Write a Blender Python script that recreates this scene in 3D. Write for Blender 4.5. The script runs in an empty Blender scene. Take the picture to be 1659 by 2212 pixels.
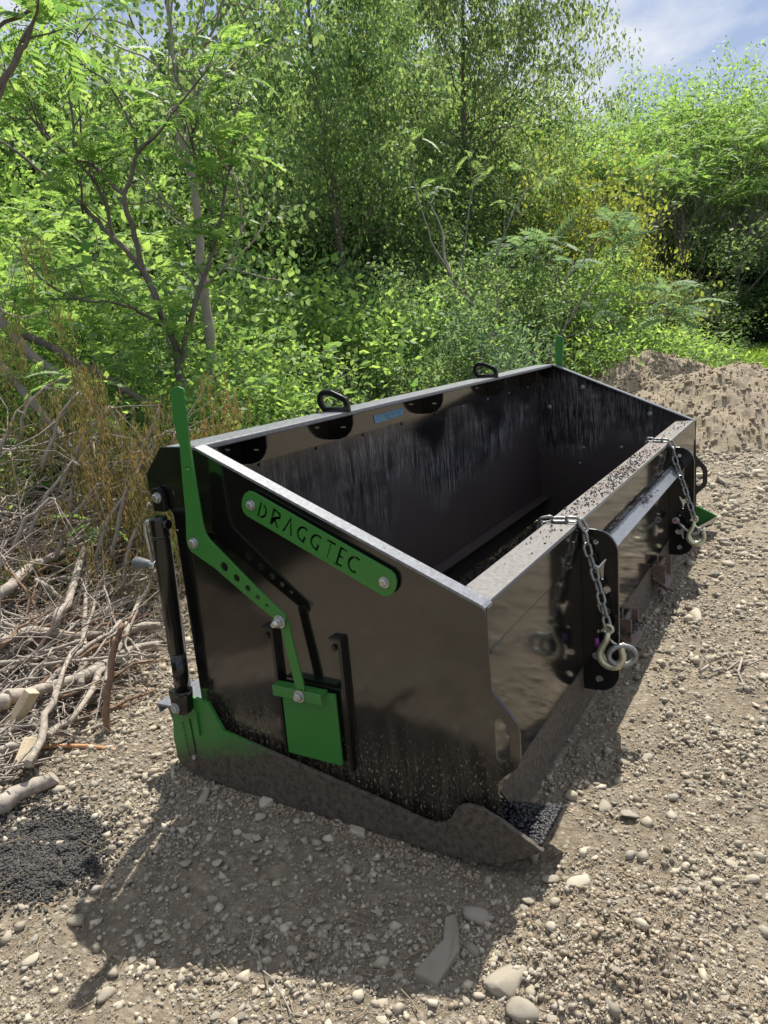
import bpy, bmesh, math, random
import numpy as np
from mathutils import Vector, Matrix
R = math.radians
sc = bpy.context.scene
COL = sc.collection

# ------------------------------------------------------------------ camera
FX, CX, CY = 1595.1, 829.5, 1106.0          # a 1659 x 2212 frame
# rows: right, down, forward in world x, y, z
RM = np.array([[0.50214287, -0.86075693, -0.08336694],
               [-0.23826976, -0.0450379, -0.97015417],
               [0.83131225, 0.50701982, -0.22770781]])
CAM = np.array([-1.12510555, -1.14185935, 0.98383344])
cd = bpy.data.cameras.new('camera'); cam = bpy.data.objects.new('camera', cd); COL.objects.link(cam)
mw = Matrix(((RM[0][0], -RM[1][0], -RM[2][0], CAM[0]), (RM[0][1], -RM[1][1], -RM[2][1], CAM[1]),
             (RM[0][2], -RM[1][2], -RM[2][2], CAM[2]), (0, 0, 0, 1)))
cam.matrix_world = mw
cd.sensor_fit = 'HORIZONTAL'; cd.sensor_width = 36; cd.lens = 36 * FX / 1659
cd.clip_start = 0.02; cd.clip_end = 2000
sc.camera = cam

# ------------------------------------------------------------------ sky and sun
SUN = Vector((0.574, 0.135, 1.0)).normalized()
SUN_EL = math.asin(SUN.z); SUN_AZ = math.atan2(SUN.x, SUN.y)
wd = bpy.data.worlds.new('World'); sc.world = wd; wd.use_nodes = True
nt = wd.node_tree; nt.nodes.clear()
def nn(tree, typ, **kw):
    n = tree.nodes.new(typ)
    for k, v in kw.items():
        if hasattr(n, k): setattr(n, k, v)
        else: n.inputs[k.replace('_', ' ')].default_value = v
    return n
out = nn(nt, 'ShaderNodeOutputWorld'); bg = nn(nt, 'ShaderNodeBackground')
sky = nn(nt, 'ShaderNodeTexSky'); sky.sky_type = 'NISHITA'; sky.sun_disc = False
sky.sun_elevation = SUN_EL; sky.sun_rotation = SUN_AZ; sky.dust_density = 1.5; sky.air_density = 1.0
tc = nn(nt, 'ShaderNodeTexCoord')
mp = nn(nt, 'ShaderNodeMapping'); mp.inputs['Scale'].default_value = (1.0, 1.0, 2.4); mp.inputs['Location'].default_value = (0.35, 0.1, 0.2)
nz = nn(nt, 'ShaderNodeTexNoise'); nz.inputs['Scale'].default_value = 2.3; nz.inputs['Detail'].default_value = 7; nz.inputs['Roughness'].default_value = 0.52
nz.inputs['Distortion'].default_value = 0.4
cr = nn(nt, 'ShaderNodeValToRGB'); cr.color_ramp.elements[0].position = 0.43; cr.color_ramp.elements[1].position = 0.56
cr.color_ramp.elements[0].color = (0.05, 0.05, 0.05, 1); cr.color_ramp.elements[1].color = (1, 1, 1, 1)
mx = nn(nt, 'ShaderNodeMix'); mx.data_type = 'RGBA'
cloud = (7.6, 7.8, 8.3, 1)
L = nt.links.new
L(tc.outputs['Generated'], mp.inputs['Vector']); L(mp.outputs[0], nz.inputs['Vector']); L(nz.outputs['Fac'], cr.inputs[0])
mb = nn(nt, 'ShaderNodeMix'); mb.data_type = 'RGBA'; mb.inputs['Factor'].default_value = 0.7; mb.inputs['B'].default_value = (2.9, 3.9, 6.1, 1)
L(sky.outputs[0], mb.inputs['A'])
L(cr.outputs[0], mx.inputs['Factor']); L(mb.outputs['Result'], mx.inputs['A']); mx.inputs['B'].default_value = cloud
L(mx.outputs['Result'], bg.inputs['Color']); bg.inputs['Strength'].default_value = 0.074
L(bg.outputs[0], out.inputs[0])
sl = bpy.data.lights.new('sun', 'SUN'); sl.energy = 5.0; sl.angle = R(0.53); sl.color = (1.0, 0.95, 0.86)
so = bpy.data.objects.new('sun', sl); COL.objects.link(so); so.location = (3, 1, 8)
so.rotation_euler = SUN.to_track_quat('Z', 'Y').to_euler()
vs = sc.view_settings; vs.view_transform = 'Standard'; vs.look = 'None'; vs.exposure = 0.68; vs.gamma = 1
sc.cycles.max_bounces = 8; sc.cycles.transparent_max_bounces = 4; sc.cycles.transmission_bounces = 4
sc.cycles.diffuse_bounces = 4; sc.cycles.glossy_bounces = 4
sc.cycles.caustics_reflective = False; sc.cycles.caustics_refractive = False
sc.cycles.use_denoising = True

# ------------------------------------------------------------------ node helpers
def col(c): return (c[0], c[1], c[2], 1)
def newmat(name):
    m = bpy.data.materials.new(name); m.use_nodes = True
    t = m.node_tree; t.nodes.clear()
    o = t.nodes.new('ShaderNodeOutputMaterial'); b = t.nodes.new('ShaderNodeBsdfPrincipled')
    t.links.new(b.outputs[0], o.inputs[0]); return m, t, b, o
def noise(t, scale, detail=4, rough=0.5, vec=None, coord='Object', stretch=None):
    n = t.nodes.new('ShaderNodeTexNoise'); n.inputs['Scale'].default_value = scale
    n.inputs['Detail'].default_value = detail; n.inputs['Roughness'].default_value = rough
    c = t.nodes.new('ShaderNodeTexCoord'); src = c.outputs[coord]
    if stretch:
        mp = t.nodes.new('ShaderNodeMapping'); mp.inputs['Scale'].default_value = stretch
        t.links.new(src, mp.inputs[0]); src = mp.outputs[0]
    t.links.new(src, n.inputs['Vector']); return n.outputs['Fac']
def ramp(t, fac, a, b, ca=(0, 0, 0), cb=(1, 1, 1)):
    r = t.nodes.new('ShaderNodeValToRGB'); e = r.color_ramp.elements
    e[0].position = a; e[1].position = b; e[0].color = col(ca); e[1].color = col(cb)
    t.links.new(fac, r.inputs[0]); return r.outputs[0]
def mix(t, fac, a, b):
    m = t.nodes.new('ShaderNodeMix'); m.data_type = 'RGBA'
    for s, v in (('Factor', fac), ('A', a), ('B', b)):
        if isinstance(v, (int, float)): m.inputs[s].default_value = v
        elif isinstance(v, tuple): m.inputs[s].default_value = col(v)
        else: t.links.new(v, m.inputs[s])
    return m.outputs['Result']
def mth(t, op, a, b=0.0, clamp=False):
    m = t.nodes.new('ShaderNodeMath'); m.operation = op; m.use_clamp = clamp
    for i, v in enumerate((a, b)):
        if isinstance(v, (int, float)): m.inputs[i].default_value = v
        else: t.links.new(v, m.inputs[i])
    return m.outputs[0]
def bump(t, b, h, strength, dist):
    n = t.nodes.new('ShaderNodeBump'); n.inputs['Strength'].default_value = strength; n.inputs['Distance'].default_value = dist
    t.links.new(h, n.inputs['Height']); t.links.new(n.outputs[0], b.inputs['Normal'])
def axis(t, k, coord='Object'):
    c = t.nodes.new('ShaderNodeTexCoord'); s = t.nodes.new('ShaderNodeSeparateXYZ')
    t.links.new(c.outputs[coord], s.inputs[0]); return s.outputs[k]

# painted steel with dust: a fine pale speckle everywhere, a brown film that thickens near the bottom edge
def paint(name, base, rough, dust_hi, film=0.0, film_col=(0.075, 0.06, 0.045), speck=0.5, spec=0.5, wave=0.0):
    m, t, b, o = newmat(name)
    z = axis(t, 2)
    g = ramp(t, mth(t, 'ADD', z, mth(t, 'MULTIPLY', noise(t, 9, 5), 0.10)), dust_hi, dust_hi + 0.14, (1, 1, 1), (0, 0, 0))
    streak = noise(t, 60, 4, 0.6, stretch=(1, 1, 0.12))
    f = mth(t, 'MULTIPLY', g, mth(t, 'MULTIPLY', ramp(t, streak, 0.35, 0.7), film))
    sp = ramp(t, noise(t, 230, 2, 0.6), 0.70, 0.74)
    sp2 = ramp(t, noise(t, 170, 4, 0.75, stretch=(1, 1, 0.55)), 0.575, 0.66)
    dens = mth(t, 'ADD', 0.12, mth(t, 'MULTIPLY', g, 0.9))
    s = mth(t, 'MULTIPLY', mth(t, 'MAXIMUM', sp, mth(t, 'MULTIPLY', sp2, g)), mth(t, 'MULTIPLY', dens, speck))
    s = mth(t, 'MINIMUM', s, 1.0)
    c = mix(t, f, base, film_col); c = mix(t, s, c, (0.34, 0.27, 0.19))
    t.links.new(c, b.inputs['Base Color'])
    r0 = mth(t, 'ADD', rough, mth(t, 'MULTIPLY', mth(t, 'MAXIMUM', f, s), 0.6), True)
    t.links.new(r0, b.inputs['Roughness'])
    b.inputs['Specular IOR Level'].default_value = spec
    if wave: bump(t, b, noise(t, 5, 2, 0.4), wave, 0.006)
    return m
M = {}
M['black'] = paint('glossy_black_paint', (0.0075, 0.007, 0.0068), 0.10, 0.19, 0.5, speck=1.0, spec=1.0, wave=0.2)
M['black_front'] = paint('glossy_black_front_paint', (0.010, 0.0095, 0.009), 0.10, 0.05, 0.8, speck=1.2, spec=0.95, wave=0.13)
M['black_part'] = paint('black_part_paint', (0.008, 0.008, 0.008), 0.16, -0.2, 0.0, speck=0.5, spec=0.5)
M['green'] = paint('green_paint', (0.036, 0.175, 0.032), 0.33, -0.2, 0.0, speck=2.2)
M['green_gate'] = paint('green_gate_paint', (0.03, 0.175, 0.03), 0.36, 0.05, 0.5, speck=0.5)
def ski_mat():
    m, t, b, o = newmat('worn_green_runner_paint')
    z = axis(t, 2); x = axis(t, 1)     # y: rear positive
    n = noise(t, 14, 5, 0.6)
    # dirt climbs to z~0.08 everywhere, and the whole front is covered
    lim = mth(t, 'ADD', mth(t, 'MULTIPLY', x, 0.42), 0.15)
    d = mth(t, 'SUBTRACT', z, mth(t, 'SUBTRACT', mth(t, 'MULTIPLY', n, 0.07), mth(t, 'MULTIPLY', x, 0.30)))
    g = ramp(t, d, 0.035, 0.105, (1, 1, 1), (0, 0, 0))
    st = ramp(t, noise(t, 75, 6, 0.75), 0.3, 0.72)
    dirt = mix(t, st, (0.014, 0.012, 0.010), (0.135, 0.11, 0.084))
    gr = mix(t, ramp(t, noise(t, 30, 4), 0.4, 0.75), (0.026, 0.18, 0.026), (0.045, 0.17, 0.045))
    c = mix(t, g, gr, dirt)
    sp = ramp(t, noise(t, 300, 3, 0.7), 0.66, 0.72)
    c = mix(t, mth(t, 'MULTIPLY', sp, 0.5), c, (0.34, 0.27, 0.19))
    t.links.new(c, b.inputs['Base Color'])
    t.links.new(mth(t, 'ADD', 0.35, mth(t, 'MULTIPLY', g, 0.4)), b.inputs['Roughness'])
    bump(t, b, st, 0.6, 0.0015)
    return m
M['ski'] = ski_mat()
def wall_mat():
    m, t, b, o = newmat('worn_inner_wall_paint')
    z = axis(t, 2); x = axis(t, 0)
    st = noise(t, 38, 6, 0.75, stretch=(1.0, 1.0, 0.08))
    st2 = noise(t, 170, 3, 0.7, stretch=(1, 1, 0.08))
    big = noise(t, 2.6, 2, 0.5)
    zz = mth(t, 'ADD', z, mth(t, 'MULTIPLY', mth(t, 'SUBTRACT', big, 0.5), 0.6))
    band = mth(t, 'MULTIPLY', ramp(t, zz, 0.40, 0.50), ramp(t, zz, 0.62, 0.70, (1, 1, 1), (0, 0, 0)))
    low = ramp(t, zz, 0.40, 0.52, (1, 1, 1), (0, 0, 0))
    patchy = ramp(t, noise(t, 3.5, 4, 0.7, stretch=(1, 1, 1.6)), 0.40, 0.62)
    scr = mth(t, 'MULTIPLY', mth(t, 'MULTIPLY', mth(t, 'ADD', 0.25, mth(t, 'MULTIPLY', patchy, 0.9)), ramp(t, mth(t, 'ADD', mth(t, 'MULTIPLY', st, 0.35), mth(t, 'MULTIPLY', st2, 0.65)), 0.44, 0.60)), band)
    stain = mix(t, noise(t, 6, 5), (0.024, 0.018, 0.018), (0.048, 0.034, 0.031))
    c = mix(t, low, (0.010, 0.010, 0.012), stain)
    c = mix(t, mth(t, 'MULTIPLY', scr, 0.9), c, (0.20, 0.19, 0.195))
    sp = ramp(t, noise(t, 150, 2, 0.6), 0.74, 0.77)
    c = mix(t, mth(t, 'MULTIPLY', sp, 0.5), c, (0.45, 0.42, 0.38))
    t.links.new(c, b.inputs['Base Color'])
    r = mth(t, 'ADD', mth(t, 'ADD', 0.09, mth(t, 'MULTIPLY', low, 0.5)), mth(t, 'MULTIPLY', band, 0.22), True)
    t.links.new(r, b.inputs['Roughness']); b.inputs['Specular IOR Level'].default_value = 0.6
    bump(t, b, st, 0.08, 0.001)
    return m
M['wall'] = wall_mat()
def top_mat(name, base, rust, amt, rough=0.36):
    m, t, b, o = newmat(name)
    sc1 = noise(t, 120, 5, 0.7); n2 = noise(t, 14, 5, 0.6)
    c = mix(t, ramp(t, sc1, 0.35, 0.7), base, tuple(min(1, v * 2.0) for v in base))
    x = axis(t, 0)
    rf = mth(t, 'MULTIPLY', ramp(t, n2, 0.38, 0.62), mth(t, 'MULTIPLY', ramp(t, x, 0.35, 0.9), amt))
    c = mix(t, rf, c, rust)
    sp = ramp(t, noise(t, 260, 3, 0.7), 0.64, 0.70)
    c = mix(t, mth(t, 'MULTIPLY', sp, 0.4), c, (0.30, 0.28, 0.25))
    t.links.new(c, b.inputs['Base Color'])
    t.links.new(mth(t, 'ADD', rough - 0.1, mth(t, 'MULTIPLY', sc1, 0.3)), b.inputs['Roughness'])
    b.inputs['Specular IOR Level'].default_value = 0.7
    bump(t, b, sc1, 0.15, 0.001)
    return m
M['rim'] = top_mat('scuffed_rim_sky_sheen', (0.10, 0.107, 0.122), (0.08, 0.07, 0.06), 0.1, 0.33)  # sky reflection painted into the base: pale blue-grey over scuffed black paint
M['beam_top'] = top_mat('scuffed_beam_top', (0.085, 0.08, 0.077), (0.095, 0.058, 0.046), 1.0, 0.42)
def simple(name, c, rough, metal=0.0, c2=None, ns=40, bmp=0.0, spec=0.5):
    m, t, b, o = newmat(name)
    n = noise(t, ns, 5, 0.6)
    t.links.new(mix(t, ramp(t, n, 0.35, 0.68), c, c2 or tuple(v * 0.6 for v in c)), b.inputs['Base Color'])
    b.inputs['Roughness'].default_value = rough; b.inputs['Metallic'].default_value = metal
    b.inputs['Specular IOR Level'].default_value = spec
    if bmp: bump(t, b, n, bmp, 0.002)
    return m
M['zinc'] = simple('zinc_plated_steel', (0.55, 0.56, 0.55), 0.36, 0.85, (0.38, 0.39, 0.37), 90)
M['galv'] = simple('galvanised_chain_steel', (0.30, 0.31, 0.30), 0.45, 0.7, (0.17, 0.18, 0.175), 70, 0.2)
M['yellow_zinc'] = simple('yellow_zinc_steel', (0.58, 0.57, 0.42), 0.38, 0.6, (0.42, 0.41, 0.30), 60)
M['purple'] = simple('purple_pin_paint', (0.30, 0.06, 0.34), 0.4)
M['grip'] = simple('grey_rubber_grip', (0.12, 0.13, 0.13), 0.55)
M['rust'] = simple('rusty_bare_steel', (0.16, 0.11, 0.09), 0.6, 0.2, (0.07, 0.06, 0.055), 45, 0.4)
M['mixdirt'] = simple('crumbly_leftover_mix', (0.045, 0.035, 0.028), 0.9, 0.0, (0.014, 0.012, 0.011), 60, 0.5)
M['weld'] = simple('weld_bead', (0.07, 0.068, 0.065), 0.4, 0.4, None, 200, 0.5)
M['slot'] = simple('dark_slot', (0.004, 0.004, 0.004), 0.6)
M['tape'] = simple('blue_masking_tape', (0.20, 0.42, 0.62), 0.7, 0, (0.15, 0.34, 0.54), 60, 0.3)
M['ink'] = simple('dark_ink', (0.02, 0.03, 0.08), 0.7)
M['asphalt'] = simple('asphalt_mix', (0.014, 0.014, 0.016), 0.55, 0, (0.03, 0.03, 0.034), 120, 0.5)

def island(t):
    g = t.nodes.new('ShaderNodeNewGeometry'); return g.outputs['Random Per Island']
def stone_mat():
    m, t, b, o = newmat('pale_shale_stone')
    r = island(t)
    oi = t.nodes.new('ShaderNodeObjectInfo')
    rr = mth(t, 'FRACT', mth(t, 'ADD', r, oi.outputs['Random']))
    rp = t.nodes.new('ShaderNodeValToRGB'); e = rp.color_ramp.elements
    e[0].color = (0.20, 0.18, 0.145, 1); e[1].color = (0.52, 0.475, 0.38, 1)
    for p, c in ((0.25, (0.38, 0.335, 0.26)), (0.5, (0.31, 0.285, 0.24)), (0.75, (0.46, 0.40, 0.30))):
        q = e.new(p); q.color = col(c)
    t.links.new(rr, rp.inputs[0])
    n = noise(t, 55, 6, 0.65)
    c = mix(t, mth(t, 'MULTIPLY', ramp(t, n, 0.35, 0.75), 0.7), rp.outputs[0], (0.20, 0.165, 0.12))
    t.links.new(c, b.inputs['Base Color']); b.inputs['Roughness'].default_value = 0.88
    bump(t, b, n, 0.5, 0.003)
    return m
M['stone'] = stone_mat()
def dirt_mat():
    m, t, b, o = newmat('gravelly_dirt')
    n1 = noise(t, 1.6, 6, 0.6); n2 = noise(t, 26, 8, 0.68); n3 = noise(t, 160, 5, 0.7)
    v = t.nodes.new('ShaderNodeTexVoronoi'); v.inputs['Scale'].default_value = 75; v.inputs['Randomness'].default_value = 1
    c0 = t.nodes.new('ShaderNodeTexCoord'); t.links.new(c0.outputs['Object'], v.inputs['Vector'])
    c = mix(t, ramp(t, n1, 0.3, 0.7), (0.225, 0.172, 0.118), (0.39, 0.325, 0.24))
    c = mix(t, ramp(t, n2, 0.32, 0.70), (0.095, 0.074, 0.054), c)
    cell = t.nodes.new('ShaderNodeSeparateColor'); t.links.new(v.outputs['Color'], cell.inputs[0])
    c = mix(t, mth(t, 'MULTIPLY', ramp(t, cell.outputs[0], 0.45, 0.9), ramp(t, v.outputs['Distance'], 0.15, 0.6, (1, 1, 1), (0, 0, 0))), c, (0.45, 0.41, 0.33))
    c = mix(t, mth(t, 'MULTIPLY', n3, 0.5), c, (0.38, 0.33, 0.25))
    # green far away: the grass strip beyond the pile
    t.links.new(c, b.inputs['Base Color']); b.inputs['Roughness'].default_value = 0.95
    b.inputs['Specular IOR Level'].default_value = 0.2
    h = mth(t, 'ADD', mth(t, 'ADD', mth(t, 'MULTIPLY', n2, 1.2), mth(t, 'MULTIPLY', n3, 0.4)), mth(t, 'MULTIPLY', v.outputs['Distance'], -0.5))
    bump(t, b, h, 1.0, 0.016)
    return m
M['dirt'] = dirt_mat()
def pile_mat():
    m, t, b, o = newmat('dry_soil_and_sod')
    n1 = noise(t, 3, 6, 0.6); n2 = noise(t, 30, 8, 0.7); n3 = noise(t, 140, 5, 0.7)
    c = mix(t, ramp(t, n2, 0.3, 0.7), (0.24, 0.19, 0.135), (0.42, 0.35, 0.255))
    c = mix(t, mth(t, 'MULTIPLY', ramp(t, n1, 0.54, 0.66), 0.5), c, (0.17, 0.19, 0.07))
    c = mix(t, mth(t, 'MULTIPLY', n3, 0.45), c, (0.42, 0.35, 0.26))
    t.links.new(c, b.inputs['Base Color']); b.inputs['Roughness'].default_value = 0.95
    bump(t, b, mth(t, 'ADD', n2, n3), 0.8, 0.018)
    return m
M['pile'] = pile_mat()
M['crumb'] = simple('dry_earth_crumb', (0.33, 0.27, 0.195), 0.95, 0, (0.22, 0.175, 0.125), 60, 0.4, 0.2)
M['asphalt_dusty'] = simple('dusty_asphalt_mix', (0.028, 0.027, 0.027), 0.75, 0, (0.07, 0.064, 0.056), 70, 0.5)
def bark(name, a, c2, sc_=22):
    m, t, b, o = newmat(name)
    n = noise(t, sc_, 6, 0.65, stretch=(1, 1, 0.35)); n2 = noise(t, 90, 3, 0.6)
    c = mix(t, ramp(t, n, 0.3, 0.7), a, c2)
    c = mix(t, mth(t, 'MULTIPLY', ramp(t, n2, 0.55, 0.7), 0.5), c, tuple(v * 0.4 for v in a))
    t.links.new(c, b.inputs['Base Color']); b.inputs['Roughness'].default_value = 0.9
    bump(t, b, n, 0.5, 0.01); return m
M['bark_dark'] = bark('dark_grey_bark', (0.085, 0.07, 0.055), (0.16, 0.14, 0.115))
M['bark_pale'] = bark('pale_grey_bark', (0.24, 0.21, 0.17), (0.36, 0.33, 0.28))
M['bark_grey'] = bark('grey_stem_bark', (0.13, 0.115, 0.10), (0.22, 0.20, 0.175))
M['cut_branch'] = bark('dry_cut_branch_bark', (0.22, 0.185, 0.15), (0.42, 0.375, 0.32), 40)
M['cut_brown'] = bark('brown_broken_wood', (0.16, 0.09, 0.055), (0.26, 0.17, 0.11), 60)
M['orange_wood'] = bark('orange_peeled_wood', (0.42, 0.20, 0.09), (0.52, 0.30, 0.15), 60)
M['humus'] = bark('dark_humus', (0.045, 0.034, 0.024), (0.12, 0.09, 0.062), 40)
M['fresh_wood'] = bark('pale_sawn_wood', (0.50, 0.40, 0.26), (0.62, 0.52, 0.36), 30)
def leaf(name, c1, c2, trans, gloss=0.58, c3=None):
    m = bpy.data.materials.new(name); m.use_nodes = True; t = m.node_tree; t.nodes.clear()
    o = t.nodes.new('ShaderNodeOutputMaterial')
    r = island(t)
    oi = t.nodes.new('ShaderNodeObjectInfo')
    base = mix(t, r, c1, c2)
    base = mix(t, mth(t, 'MULTIPLY', noise(t, 1.1, 3, 0.6), 0.6), base, c3 or c1)
    tcol = mix(t, r, tuple(v * trans for v in (c1[0] * 1.35, c1[1] * 1.2, c1[2] * 0.9)), tuple(v * trans for v in (c2[0] * 1.4, c2[1] * 1.22, c2[2] * 0.9)))
    d = t.nodes.new('ShaderNodeBsdfPrincipled'); t.links.new(base, d.inputs['Base Color'])
    d.inputs['Roughness'].default_value = gloss; d.inputs['Specular IOR Level'].default_value = 0.14
    tr = t.nodes.new('ShaderNodeBsdfTranslucent'); t.links.new(tcol, tr.inputs['Color'])
    ad = t.nodes.new('ShaderNodeAddShader'); t.links.new(d.outputs[0], ad.inputs[0]); t.links.new(tr.outputs[0], ad.inputs[1])
    t.links.new(ad.outputs[0], o.inputs[0]); return m
M['leaf_sumac'] = leaf('sumac_leaf', (0.034, 0.084, 0.022), (0.112, 0.184, 0.050), 1.5)
M['leaf_lime'] = leaf('lime_leaf', (0.046, 0.100, 0.026), (0.132, 0.205, 0.056), 1.5)
M['leaf_poplar'] = leaf('poplar_leaf', (0.026, 0.060, 0.022), (0.104, 0.158, 0.060), 1.5)
M['leaf_dark'] = leaf('dark_leaf', (0.013, 0.032, 0.011), (0.056, 0.090, 0.030), 1.2)
M['leaf_yellow'] = leaf('yellow_green_leaf', (0.070, 0.100, 0.020), (0.135, 0.165, 0.034), 1.35)
M['leaf_blue'] = leaf('bluish_leaf', (0.045, 0.095, 0.048), (0.100, 0.160, 0.080), 1.1, 0.6)
M['leaf_tree'] = leaf('pale_drooping_leaf', (0.038, 0.074, 0.030), (0.118, 0.162, 0.068), 1.5)
M['grass'] = leaf('grass_blade', (0.085, 0.16, 0.022), (0.13, 0.20, 0.035), 1.0, 0.5)
M['leaf_dead'] = leaf('wilted_leaf', (0.085, 0.088, 0.032), (0.17, 0.150, 0.065), 0.45, 0.6, (0.06, 0.08, 0.02))
M['leaf_dead_orange'] = leaf('wilted_orange_leaf', (0.13, 0.105, 0.042), (0.22, 0.165, 0.075), 0.45, 0.6, (0.10, 0.10, 0.03))
M['litter'] = leaf('dry_litter', (0.17, 0.13, 0.085), (0.32, 0.26, 0.18), 0.4, 0.8)

# ------------------------------------------------------------------ object helpers
def tag(o, label=None, cat=None, group=None, kind=None):
    if label: o['label'] = label
    if cat: o['category'] = cat
    if group: o['group'] = group
    if kind: o['kind'] = kind
    return o
def empty(name, loc=(0, 0, 0), rot=(0, 0, 0)):
    o = bpy.data.objects.new(name, None); o.location = loc; o.rotation_euler = rot; o.empty_display_size = 0.1
    COL.objects.link(o); return o
def link(name, me, mat, parent=None, loc=None, smooth=None):
    o = bpy.data.objects.new(name, me); COL.objects.link(o)
    if mat is not None and len(me.materials) == 0:
        for q in (mat if isinstance(mat, (list, tuple)) else [mat]): me.materials.append(q)
    if parent: o.parent = parent
    if loc is not None: o.location = loc
    return o
class MB:
    """collects vertices and faces of one mesh"""
    def __init__(s): s.v = []; s.f = []; s.sm = []
    def add(s, vs, fs, smooth=False):
        b = len(s.v); s.v += [tuple(map(float, q)) for q in vs]; s.f += [tuple(b + i for i in f) for f in fs]; s.sm += [smooth] * len(fs); return s
    def box(s, a, b, rot=None, c=None):
        vs = [(x, y, z) for x in (a[0], b[0]) for y in (a[1], b[1]) for z in (a[2], b[2])]
        if rot is not None:
            c = Vector(c if c is not None else [(a[i] + b[i]) / 2 for i in range(3)])
            vs = [tuple(c + rot @ (Vector(q) - c)) for q in vs]
        return s.add(vs, [(0, 1, 3, 2), (4, 6, 7, 5), (0, 4, 5, 1), (2, 3, 7, 6), (0, 2, 6, 4), (1, 5, 7, 3)])
    def hexa(s, bot, top):      # two quads
        return s.add(list(bot) + list(top), [(3, 2, 1, 0), (4, 5, 6, 7), (0, 1, 5, 4), (1, 2, 6, 5), (2, 3, 7, 6), (3, 0, 4, 7)])
    def tube(s, pts, rad, seg=8, cap=True, smooth=True, closed=False):
        pts = [Vector(p) for p in pts]; n = len(pts)
        if isinstance(rad, (int, float)): rad = [rad] * n
        up = None; vs = []
        for i, p in enumerate(pts):
            if closed: d = pts[(i + 1) % n] - pts[i - 1]
            else: d = pts[min(i + 1, n - 1)] - pts[max(i - 1, 0)]
            if d.length < 1e-9: d = Vector((0, 0, 1))
            d.normalize()
            if up is None: up = d.orthogonal().normalized()
            a = up - d * up.dot(d)
            if a.length < 1e-6: a = d.orthogonal()
            a.normalize(); b = d.cross(a); up = a
            for k in range(seg):
                t = 2 * math.pi * k / seg
                vs.append(p + (a * math.cos(t) + b * math.sin(t)) * rad[i])
        fs = []
        for i in range(n if closed else n - 1):
            j = (i + 1) % n
            for k in range(seg):
                fs.append((i * seg + k, i * seg + (k + 1) % seg, j * seg + (k + 1) % seg, j * seg + k))
        s.add(vs, fs, smooth)
        if cap and not closed:
            b = len(s.v) - len(vs)
            s.f.append(tuple(b + k for k in reversed(range(seg)))); s.sm.append(False)
            s.f.append(tuple(b + (n - 1) * seg + k for k in range(seg))); s.sm.append(False)
        return s
    def mesh(s, name):
        me = bpy.data.meshes.new(name); me.from_pydata(s.v, [], s.f)
        me.polygons.foreach_set('use_smooth', s.sm); me.update(); return me
    def build(s, name, mat, parent=None, loc=None): return link(name, s.mesh(name), mat, parent, loc)
def bevel(o, w=0.002, seg=2):
    me = o.data; bm = bmesh.new(); bm.from_mesh(me)
    bmesh.ops.recalc_face_normals(bm, faces=bm.faces)
    ed = [e for e in bm.edges if len(e.link_faces) == 2 and e.calc_face_angle(0) > 0.6]
    bmesh.ops.bevel(bm, geom=ed, offset=w, segments=seg, affect='EDGES', profile=0.5, clamp_overlap=True)
    bm.to_mesh(me); bm.free(); me.update(); return o
def array_mesh(name, V, F):
    """V (n,3), F (m,k): one mesh of equal-sized faces, quickly"""
    me = bpy.data.meshes.new(name); V = np.asarray(V, dtype=np.float32); F = np.asarray(F, dtype=np.int32)
    me.vertices.add(len(V)); me.vertices.foreach_set('co', V.ravel())
    k = F.shape[1]; me.loops.add(F.size); me.loops.foreach_set('vertex_index', F.ravel())
    me.polygons.add(len(F)); me.polygons.foreach_set('loop_start', np.arange(0, F.size, k, dtype=np.int32))
    me.update(calc_edges=True); return me
def plate(name, pts, holes, thick, mat, parent, off=0.0, bev=0.0008, M4=None):
    """flat plate from an outline and holes in (v, w) [v: towards the front, w: up]; stands in the plane x = off (or M4)"""
    cu = bpy.data.curves.new('outline', 'CURVE'); cu.dimensions = '2D'; cu.fill_mode = 'BOTH'
    cu.extrude = max(thick / 2 - bev, 0.0001); cu.bevel_depth = bev; cu.bevel_resolution = 1
    for P in [pts] + list(holes):
        sp = cu.splines.new('POLY'); sp.points.add(len(P) - 1); sp.use_cyclic_u = True
        for q, (a, b) in zip(sp.points, P): q.co = (a, b, 0, 1)
    tmp = bpy.data.objects.new('outline', cu); COL.objects.link(tmp)
    dg = bpy.context.evaluated_depsgraph_get(); dg.update()
    me = bpy.data.meshes.new_from_object(tmp.evaluated_get(dg)); me.name = name
    bpy.data.objects.remove(tmp); bpy.data.curves.remove(cu)
    me.materials.clear()
    me.transform(M4 if M4 is not None else Matrix(((0, 0, -1, off), (-1, 0, 0, 0), (0, 1, 0, 0), (0, 0, 0, 1))))
    me.polygons.foreach_set('use_smooth', [False] * len(me.polygons)); me.update()
    return link(name, me, mat, parent)
def circ(c, r, n=20): return [(c[0] + r * math.cos(2 * math.pi * k / n), c[1] + r * math.sin(2 * math.pi * k / n)) for k in range(n)]
def arc(c, r, a0, a1, n=8): return [(c[0] + r * math.cos(R(a0 + (a1 - a0) * k / n)), c[1] + r * math.sin(R(a0 + (a1 - a0) * k / n))) for k in range(n + 1)]
def copy_tree(o, parent=None, depth=0):
    c = o.copy(); COL.objects.link(c)
    if parent: c.parent = parent
    for ch in list(o.children): copy_tree(ch, c, depth + 1)
    return c

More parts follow.
